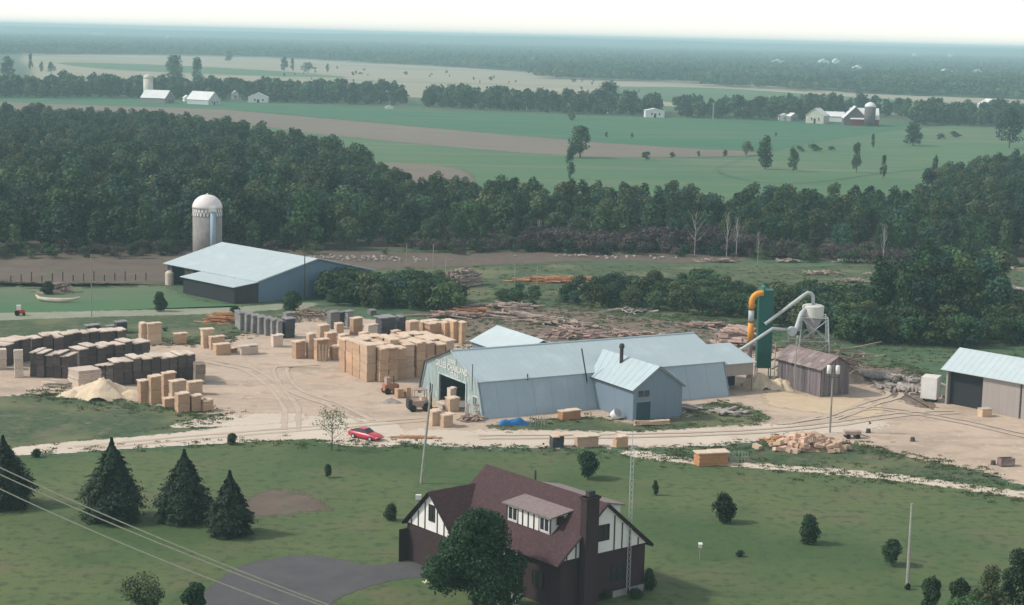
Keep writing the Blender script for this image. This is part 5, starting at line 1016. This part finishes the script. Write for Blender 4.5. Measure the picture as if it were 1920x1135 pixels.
pbox(740, 757, 748, 727, 1.0, M_tan, 'small pinkish bundle just right of the orange machine'); pbox(756, 770, 747, 724, 1.0, M_tan, 'small pinkish bundle second right of the orange machine')
t = thing('debris_heap', 'small whitish sheet heap on the gravel below the orange machine', 'heap', G(733, 756)); mound('heap', M_stone, t, (0, 0, 0), 3, 1.6, .7, 9, 12)
pl = thing('pallet', 'slatted pallet leaning at the mill corner below the window', 'pallet', G(892, 786), .5)
for k in range(6): MB().box(k*.24, k*.24+.12, -.03, .02, 0, 1.9).build('slat', M_pale, pl, None, (-.45, 0, 0))
for z in (.1, .9, 1.7): MB().box(0, 1.35, .03, .11, z, z+.1).build('rail', M_slab, pl, None, (-.45, 0, 0))
p2 = thing('board', 'wide pale board leaning beside the slatted pallet', 'board', G(873, 786), .4); MB().box(-.25, .25, -.04, .04, 0, 2.0).build('plank', M_pale, p2, None, (-.35, .3, 0))
for k in range(3): t = thing('plank', 'long plank leaning on the front of a middle-group lumber stack', 'plank', G(600+k*5, 680), .3, 'planks leaning on the stack'); MB().box(-.1, .1, -.03, .03, 0, 2.6).build('board', M_tan2, t, None, (-.25, .05*k, 0))
tb = thing('tarp', 'bright blue tarp bundled over low goods by the mill wall', 'tarp', G(964, 797), .2)
b = MB(); nx, ny = 26, 8; r4 = random.Random(5)
for i in range(nx+1):
    for j in range(ny+1):
        x_ = -1.9+3.8*i/nx; y_ = -.6+1.2*j/ny; e_ = min(1, 4*min(i/nx, 1-i/nx, j/ny, 1-j/ny)); b.v.append((x_, y_, (.7+.15*math.sin(x_*3))*e_**.5+r4.uniform(-.07, .07)*e_))
for i in range(nx):
    for j in range(ny): k = i*(ny+1)+j; b.f.append((k, k+ny+1, k+ny+2, k+1))
b.build('sheet', M_blue, tb)
def rack(label, x, y, n, w, h, rot=.2):
    t = thing('rack', label, 'rack', G(x, y), rot)
    for k in range(n): MB().tube([(k*w/n, random.uniform(-.3, .3), 0), (k*w/n+random.uniform(-.1, .1), 0, h*random.uniform(.8, 1.05))], .05, 5).build('stake', M_palepole, t)
    MB().tube([(0, 0, h*.5), (w, 0, h*.5)], .05, 5).build('rail', M_palepole, t)
rack('row of grey stakes in the grass right of the blue tarp', 993, 800, 6, 2.1, 1.5); rack('pale slatted rack on the grass right of the orange bundle', 1368, 868, 7, 2.4, 1.3)
tb = thing('tub', 'overturned white tub in the grass left of the wing', 'tub', G(1150, 786), .6); MB().lathe([(.3, 0), (.62, .1), (.7, .95), (.62, .95), (.5, .2), (.05, .15)], 18).build('shell', M_white, tb, (0, 0, .35), (.9, .3, 0))
wt = thing('trailer', 'plain white box trailer standing against the right shed', 'trailer', G(1744, 752), -.45)
MB().box(-1.05, 1.05, -1.3, 1.3, .5, 3.4).build('box', mat('cream_white', (.74, .70, .62), (.66, .62, .55), 1, .7), wt); MB().box(-.9, .9, -1.31, -1.295, .65, 3.25).build('door', M_white, wt)
for x in (-.8, .8): MB().tube([(x-.12, 0, .4), (x+.12, 0, .4)], .4, 12).build('wheel', M_rubber, wt)
bl_ = thing('block', 'pale squat block lying before the right shed wall', 'block', G(1846, 781), .4); MB().box(-.75, .75, -.5, .5, 0, 1.0).build('body', M_tan2, bl_); MB().box(-.8, .8, -.55, .55, 1.0, 1.08).build('lid', M_pale, bl_)
ct = thing('cart', 'low brown wooden cart right of the utility pole base', 'cart', G(1597, 822), .1); MB().box(-1.0, 1.0, -.5, .5, .45, .95).build('bed', M_log, ct)
for x in (-.6, .6):
    for y in (-.52, .52): MB().tube([(x, y-.06, .3), (x, y+.06, .3)], .3, 12).build('wheel', M_rubber, ct)
MB().tube([(1, 0, .5), (2.2, -.2, .15)], .05, 5).build('drawbar', M_trim, ct)
bk = thing('bin', 'rusty open bin on the dirt at the right edge', 'bin', G(1886, 874), .2)
for nm, q in (('side', (-.85, .85, -.5, -.42, .15, .95)), ('side', (-.85, .85, .42, .5, .15, .95)), ('side', (-.85, -.77, -.41, .41, .15, .95)), ('side', (.77, .85, -.41, .41, .15, .95)), ('floor', (-.76, .76, -.41, .41, .15, .22))): MB().box(*q).build(nm, M_rust, bk)
for x in (-.7, .7): MB().box(x-.06, x+.06, -.4, .4, 0, .15).build('skid', M_trim, bk)
for x, y, l in ((1711, 828, 'small dark stump alone on the right-hand dirt'), (1628, 812, 'small dark lump right of the wooden cart'), (1862, 872, 'low dark clod left of the rusty bin')):
    t = thing('stump', l, 'stump', G(x, y)); MB().lathe([(.38, 0), (.3, .1), (.26, .5), (.2, .52)], 10).build('wood', M_bark, t)
# curved trunk and slab heap at the left field
t = thing('curved_log', 'long pale curved log lying below the brush heap in left field', 'log', G(110, 566)); MB().tube([(-4.2, 1.2, .9), (-3.4, .2, .5), (-1.6, -.6, .4), (.6, -.8, .4), (2.4, -.4, .5), (3.6, .4, .8)], [.15, .3, .38, .38, .3, .15], 8).build('trunk', M_pale, t)
heap('brush_heap', 'tan brush heap with sticks above the curved log', 108, 548, 3.4, 2.6, 1.8, 60, 2.6, .07, M_slab, 'stick', spread=1.5, core=M_litterpile)
tk = thing('tank', 'pale round tank at the left doorway of the blue barn', 'tank', G(318, 534)); MB().lathe([(.8, 0), (.8, 2.2), (.4, 2.6)], 18).build('shell', M_pale, tk)
# bird box on a post, light on pole, dish near the house
bx = thing('bird_box', 'small pale bird box on a thin post in the lawn', 'bird box', G(1312, 1051)); MB().tube([(0, 0, 0), (0, 0, 1.2)], .04, 6).build('post', M_pole, bx); MB().box(-.14, .14, -.12, .12, 1.2, 1.55).build('box', M_white, bx); MB().slab([(-.19, -.17, 1.55), (.19, -.17, 1.55), (.19, .17, 1.65), (-.19, .17, 1.65)], (0, 0, .04)).build('roof', M_white, bx)
yl = thing('yard_light', 'white boxy yard light on a post left of the garage gable', 'lamp', G(784, 962)); MB().tube([(0, 0, 0), (0, 0, 1.4)], .05, 6).build('post', M_pole, yl); MB().box(-.28, .28, -.2, .2, 1.4, 1.85).build('head', M_white, yl)
gb = thing('gas_bottle', 'white gas bottle beside the garage wall', 'gas bottle', G(773, 985)); MB().lathe([(.2, 0), (.2, .7), (.08, .85)], 12).build('shell', M_white, gb)
rk = thing('rock', 'pale yellow flat rock at the edge of the asphalt drive', 'rock', G(803, 1092)); mound('stone', mat('yellow_rock', (.6, .55, .36), (.5, .45, .3), 2, .9), rk, (0, 0, 0), 1.3, .7, .35, 3, 10)
for x, y, l in ((968, 1134, 'white garden ornament in front of the big leafy tree, right one'), (935, 1140, 'low white garden ornament in front of the tree, left one')):
    t = thing('garden_ornament', l, 'ornament', G(x, y), .3); MB().lathe([(.3, 0), (.12, .15), (.1, .55), (.34, .75), (.36, .85), (.25, .8)], 14).build('urn', M_white, t)
# overhead cables crossing the lower left, with their poles outside the frame
def cable(a, b, label, z):
    A, B = G(*a, z), G(*b, z); d = B-A; A2 = A-d*.5; B2 = B+d*.25; pts = [A2.lerp(B2, k/24)+Vector((0, 0, -.9*(1-(2*k/24-1)**2)+.5)) for k in range(25)]
    t = thing('cable', label, 'cable', pts[0]); MB().tube([p-pts[0] for p in pts], .055, 6).build('wire', M_wire, t); return A2, B2
e1 = cable((0, 872), (612, 1135), 'upper of three pale overhead cables crossing the lower left', 9.5); cable((0, 885), (596, 1135), 'middle of three pale overhead cables crossing the lower left', 9.2); cable((0, 912), (520, 1135), 'lowest pale overhead cable crossing the lower left', 8.6)
for p in e1: t = thing('utility_pole', 'utility pole carrying the overhead cables beyond the picture edge', 'pole', (p.x, p.y-.4, 0), 0, 'poles carrying the cables'); MB().tube([(0, 0, 0), (0, 0, 10.6)], .17, 8).build('shaft', M_pole, t); MB().box(-.1, .1, -1.2, 1.2, 9.6, 9.75).build('crossarm', M_pole, t)

# ------------------------------------------------------------ near plants
for k, (x, yb, yt, w, l) in enumerate([(211, 978, 826, 102, 'large dark conifer, leftmost of the three beside the asphalt drive'), (346, 980, 848, 92, 'dark conifer in the middle of the three beside the asphalt drive'), (431, 1006, 887, 74, 'smaller dark conifer, right of the three, nearest the drive'), (8, 952, 822, 96, 'dark conifer cut by the left picture edge under the cables')]):
    s = ppm(x, yb); h = (yb-yt)/s*1.03; t = thing('conifer', l, 'tree', G(x, yb-4), k)
    link('foliage', conifer('foliage', w/s*1.05, h, 24000, .2, M_needle, 15+k), t); link('trunk', trunk('trunk', h*.9, .16, limbs=0), t)
s = ppm(890, 1135); t = thing('leafy_tree', 'big dense dark-green tree in front of the house', 'tree', G(890, 1148), 0)
link('crown', crown('crown', 7.3, 9.0, 36000, .22, leafmat('leaves_garden', (0.020, 0.046, 0.018), (0.036, 0.068, 0.024), 1.2), .0, 40, 1.1, (.13, .24)), t); link('trunk', trunk('trunk', 7.5, .28, limbs=8, spread=2.4), t)
BUSH = [crown('foliage', 1.0, 1.0, 4200, .075, leafmat('leaves_bush', (0.022, 0.05, 0.02), (0.036, 0.066, 0.026), 2.0), 0.0, 26, .8, (.22, .32)) for _ in range(3)]
def pbush(x, yb, yt, w, l, k=0, m3=None):
    s = ppm(x, yb); t = thing('bush', l, 'bush', G(x, yb), k, None, (w/s, w/s, (yb-yt)/s)); link('foliage', BUSH[k % 3], t); MB().tube([(0, 0, 0), (0, 0, .5)], .02, 5).build('stem', M_bark, t); return t
for k, a in enumerate([(1102, 898, 846, 44, 'round dark bush on the lawn above the chimney'), (1358, 980, 926, 46, 'rounded dark bush, left of three on the right lawn'), (1516, 1020, 965, 40, 'oval dark bush, middle of three on the right lawn'), (1671, 1060, 1010, 40, 'dark bush right of three, beside the stout pole'), (1387, 1044, 1032, 17, 'tiny dark bush between the bird box and oval bush'), (733, 976, 945, 26, 'small bush on the lawn left of the house'), (615, 896, 870, 15, 'small sapling bush below the pale-leaved tree'), (1229, 929, 901, 12, 'thin sapling on the lawn below the mill road'), (1217, 1108, 1066, 24, 'dark shrub at the right corner of the house'),
    (435, 834, 812, 20, 'small leafy sapling at the driveway edge'), (68, 858, 842, 20, 'small bush beside the end of the driveway at left'), (1702, 1106, 1094, 12, 'tiny tuft at the foot of the stout pole'), (1130, 1124, 1104, 34, 'low dark foundation shrub under the gable wall'), (1192, 1122, 1104, 30, 'low foundation shrub near the foot of the mast'), (300, 584, 548, 26, 'dark bush in front of the barn doorway'), (548, 588, 545, 36, 'rounded shrub in front of the blue barn gable'), (440, 586, 574, 20, 'small bush on the farm lane below the barn'), (90, 552, 528, 26, 'dark bush left of the tan brush heap')]):
    pbush(*a, k)
for k, (x, yb, yt, w, l) in enumerate([(272, 1165, 1068, 104, 'leafy olive tree top at the bottom left picture edge'), (366, 1160, 1094, 52, 'smaller leafy shrub right of the olive tree top'), (1745, 1160, 1075, 44, 'dark upright shrub, leftmost in the bottom right thicket'), (1800, 1165, 1085, 60, 'green shrub second from left in the bottom right thicket'), (1850, 1170, 1065, 70, 'light green shrub in the middle of the bottom right thicket'), (1905, 1165, 1035, 80, 'tall dark shrub at the right edge of the thicket'), (1960, 1180, 1030, 90, 'dark shrub beyond the right picture edge'), (1820, 1185, 1110, 80, 'low shrub at the bottom of the right thicket')]):
    s = ppm(x, yb); t = thing('shrub', l, 'shrub', G(x, yb), k, None, (1, 1, 1)); h = (yb-yt)/s*1.05
    link('foliage', crown('foliage', w/s, h, 3600, .2, M_leaf[(2, 1, 0, 1, 2, 0, 0, 1)[k]], 0, 12, 1, (.15, .26)), t); link('trunk', trunk('trunk', h*.8, .06, limbs=5, spread=w/s*.3), t)
def bare(x, yb, yt, w, label, leaves=0, m_=M_birch, r=.09):
    s = ppm(x, yb); h = (yb-yt)/s; W_ = w/s/2; t = thing('young_tree' if leaves else 'bare_tree', label, 'tree', G(x, yb)); b = MB(); rr = random.Random(x); ends = []
    b.tube([(0, 0, 0), (.05, 0, h*.45), (0, 0, h*.95)], [r, r*.7, r*.2], 6)
    for k in range(13):
        a = k*2.4; z = h*(.3+.045*k); L_ = W_*(1.1-.5*k/13); e = (math.cos(a)*L_, math.sin(a)*L_, min(h, z+h*.3)); b.tube([(0, 0, z), (math.cos(a)*L_*.5, math.sin(a)*L_*.5, z+h*.12), e], [r*.45, r*.3, r*.12], 4); ends += [Vector((math.cos(a)*L_*.5, math.sin(a)*L_*.5, z+h*.12)), Vector(e), Vector(e)]
    b.build('trunk', m_, t)
    if leaves:
        P = np.array([ends[rr.randrange(len(ends))] for _ in range(leaves)])+rng.normal(size=(leaves, 3))*.3; link('crown', leafmesh('crown', P, rng.normal(size=(leaves, 3)), .16, M_pale_leaf), t)
bare(622, 845, 772, 50, 'sparse pale-leaved young tree beside the red car', 700, M_bark, r=.07)
bare(1302, 480, 392, 46, 'bare white birch clump at the wood edge right of centre'); bare(1362, 482, 398, 18, 'slender bare birch, first right of the white birch clump'); bare(1380, 483, 404, 16, 'slender bare birch, second right of the white birch clump'); bare(1655, 500, 420, 16, 'thin bare trunk at the wood edge in the right-hand clearing'); bare(1010, 462, 410, 14, 'thin bare tree at the wood edge behind the log yard')
bare(1420, 497, 430, 12, 'thin grey bare tree left of the stump heap', r=.05)
# shrub banks
def bank(P, sp_, h0, h1, what, name='shrub', ev=None):
    for k, (x, y) in enumerate(fill(P, sp_)):
        shrub(x, y, random.uniform(h0, h1), int(rng.integers(0, 4)), 'leafy shrub in the '+what, 'shrubs in the '+what, wx=random.uniform(.8, 1.15))
bank([(600, 572), (700, 578), (850, 590), (850, 566), (760, 548), (640, 548), (590, 560)], 2.7, 3.4, 5.6, 'dark shrub bank between the barn and log yard')
bank([(1050, 575), (1200, 585), (1420, 600), (1430, 566), (1300, 540), (1150, 545), (1060, 560)], 3.3, 2.6, 4.6, 'long dark shrub bank above the mill ridge')
bank([(935, 574), (1005, 578), (1010, 560), (945, 552)], 2.6, 1.8, 2.8, 'small shrub clump left of the log yard track')
bank([(1440, 605), (1560, 640), (1740, 655), (1960, 645), (1960, 590), (1760, 580), (1600, 575), (1450, 570)], 3.3, 4, 6.0, 'dark thicket behind the cyclone and right shed')
for k, (x, y) in enumerate(fill([(1640, 618), (1720, 632), (1870, 630), (1880, 568), (1740, 555), (1660, 590)], 4.6)): tree(x, y, random.uniform(6.5, 12), k, 'tall leafy tree in the group rising behind the right shed', 'tall trees behind the right shed')
for k, (x, y) in enumerate(fill([(-60, 640), (330, 640), (400, 596), (200, 600), (-60, 615)], 9)):
    if k % 3 == 0: shrub(x, y, random.uniform(.5, 1.3), k, 'low weedy bush in the rough pasture behind the weathered rows', 'weedy bushes in the rear pasture', wx=1.5)
# weeds that break the edges of grass and gravel
TUFT = []
for i in range(3):
    n = 26; P = rng.normal(size=(n, 3))*np.array([.42, .42, .07])+np.array([0, 0, .16]); Nn = rng.normal(size=(n, 3)); Nn[:, 2] *= .3; TUFT.append(leafmesh('weeds', P, Nn, .26, leafmat('weed_leaves', (0.07, 0.11, 0.042), (0.125, 0.14, 0.065), .3)))
def edgepts(P, n, w):
    out = []
    for i in range(n):
        j = random.randrange(len(P)-1); t = random.random(); a = G(*P[j]); b = G(*P[j+1]); q = a.lerp(b, t); out.append((q.x+random.gauss(0, w), q.y+random.gauss(0, w*2.2)))
    return out
M_twig = leafmat('brown_twigs', (0.075, 0.058, 0.052), (0.10, 0.075, 0.065), 1.0)
us = []
for i in range(4):
    q = G(1050+90*i, 463); us.append(tag(link('undergrowth', crown('undergrowth', 1.3, 1.0, 420, .11, (M_twig, M_twig, M_leaf[0], M_leaf[2])[i], 0, 8), None, (q.x, q.y, 0), 0, (2.5, 2.5, 2.5)), kind='stuff'))
scatter('undergrowth', [(q[0]+random.gauss(0, 2), q[1]+random.gauss(0, 4)) for q in edgepts([(760, 468), (1000, 464), (1300, 472), (1500, 482)], 260, 1)]+edgepts([(-40, 482), (300, 472), (600, 472)], 90, 2)+edgepts([(1450, 484), (1950, 496)], 110, 2), us, (1.2, 3.4))
scatter('undergrowth', fill([(980, 472), (1200, 474), (1430, 482), (1420, 462), (1200, 454), (1000, 454)], 2.6), us[:2], (2.6, 5.2))
wsrc = []
for i in range(3): q = G(900+60*i, 842); wsrc.append(tag(link('weeds', TUFT[i], None, (q.x, q.y, 0)), kind='stuff'))
ep = edgepts([(60, 845), (420, 830), (640, 832), (800, 835), (1100, 848), (1290, 862)], 260, .7)+edgepts([(60, 737), (130, 745), (260, 765), (420, 778), (330, 800)], 350, 1.0)+edgepts([(1270, 858), (1450, 832), (1600, 838), (1700, 858), (1870, 896)], 380, .9)+edgepts([(930, 802), (1100, 784), (1290, 780), (1370, 760), (1425, 790), (1150, 808)], 300, .8)+edgepts([(1200, 850), (1500, 880), (1700, 900), (1960, 936)], 400, 1.2)+edgepts([(0, 640), (300, 640), (420, 640), (560, 590)], 500, 1.5)+edgepts([(850, 600), (1050, 590), (1250, 602), (1400, 615)], 700, 3)+edgepts([(1590, 690), (1700, 690), (1750, 710)], 200, 1.2)
for _ in range(3000): q = G(random.uniform(850, 1960), random.uniform(500, 680)); ep.append((q.x, q.y))
scatter('weeds', ep, wsrc, (.2, .7))
bpy.context.view_layer.update()
# ------------------------------------------------------------ air
hb = MB().box(-15500, 15500, -450, 13500, -3, 54)
hz = hb.build('haze', mat('haze_air', (1, 1, 1))); hz['kind'] = 'stuff'
hm = hz.data.materials[0]; hn = hm.node_tree; hn.nodes.clear()
pv = hn.nodes.new('ShaderNodeVolumePrincipled'); pv.inputs['Color'].default_value = (0.66, 0.97, 1.0, 1); pv.inputs['Density'].default_value = 2.3e-4; pv.inputs['Anisotropy'].default_value = 0.0
ho = hn.nodes.new('ShaderNodeOutputMaterial'); hn.links.new(pv.outputs[0], ho.inputs['Volume'])
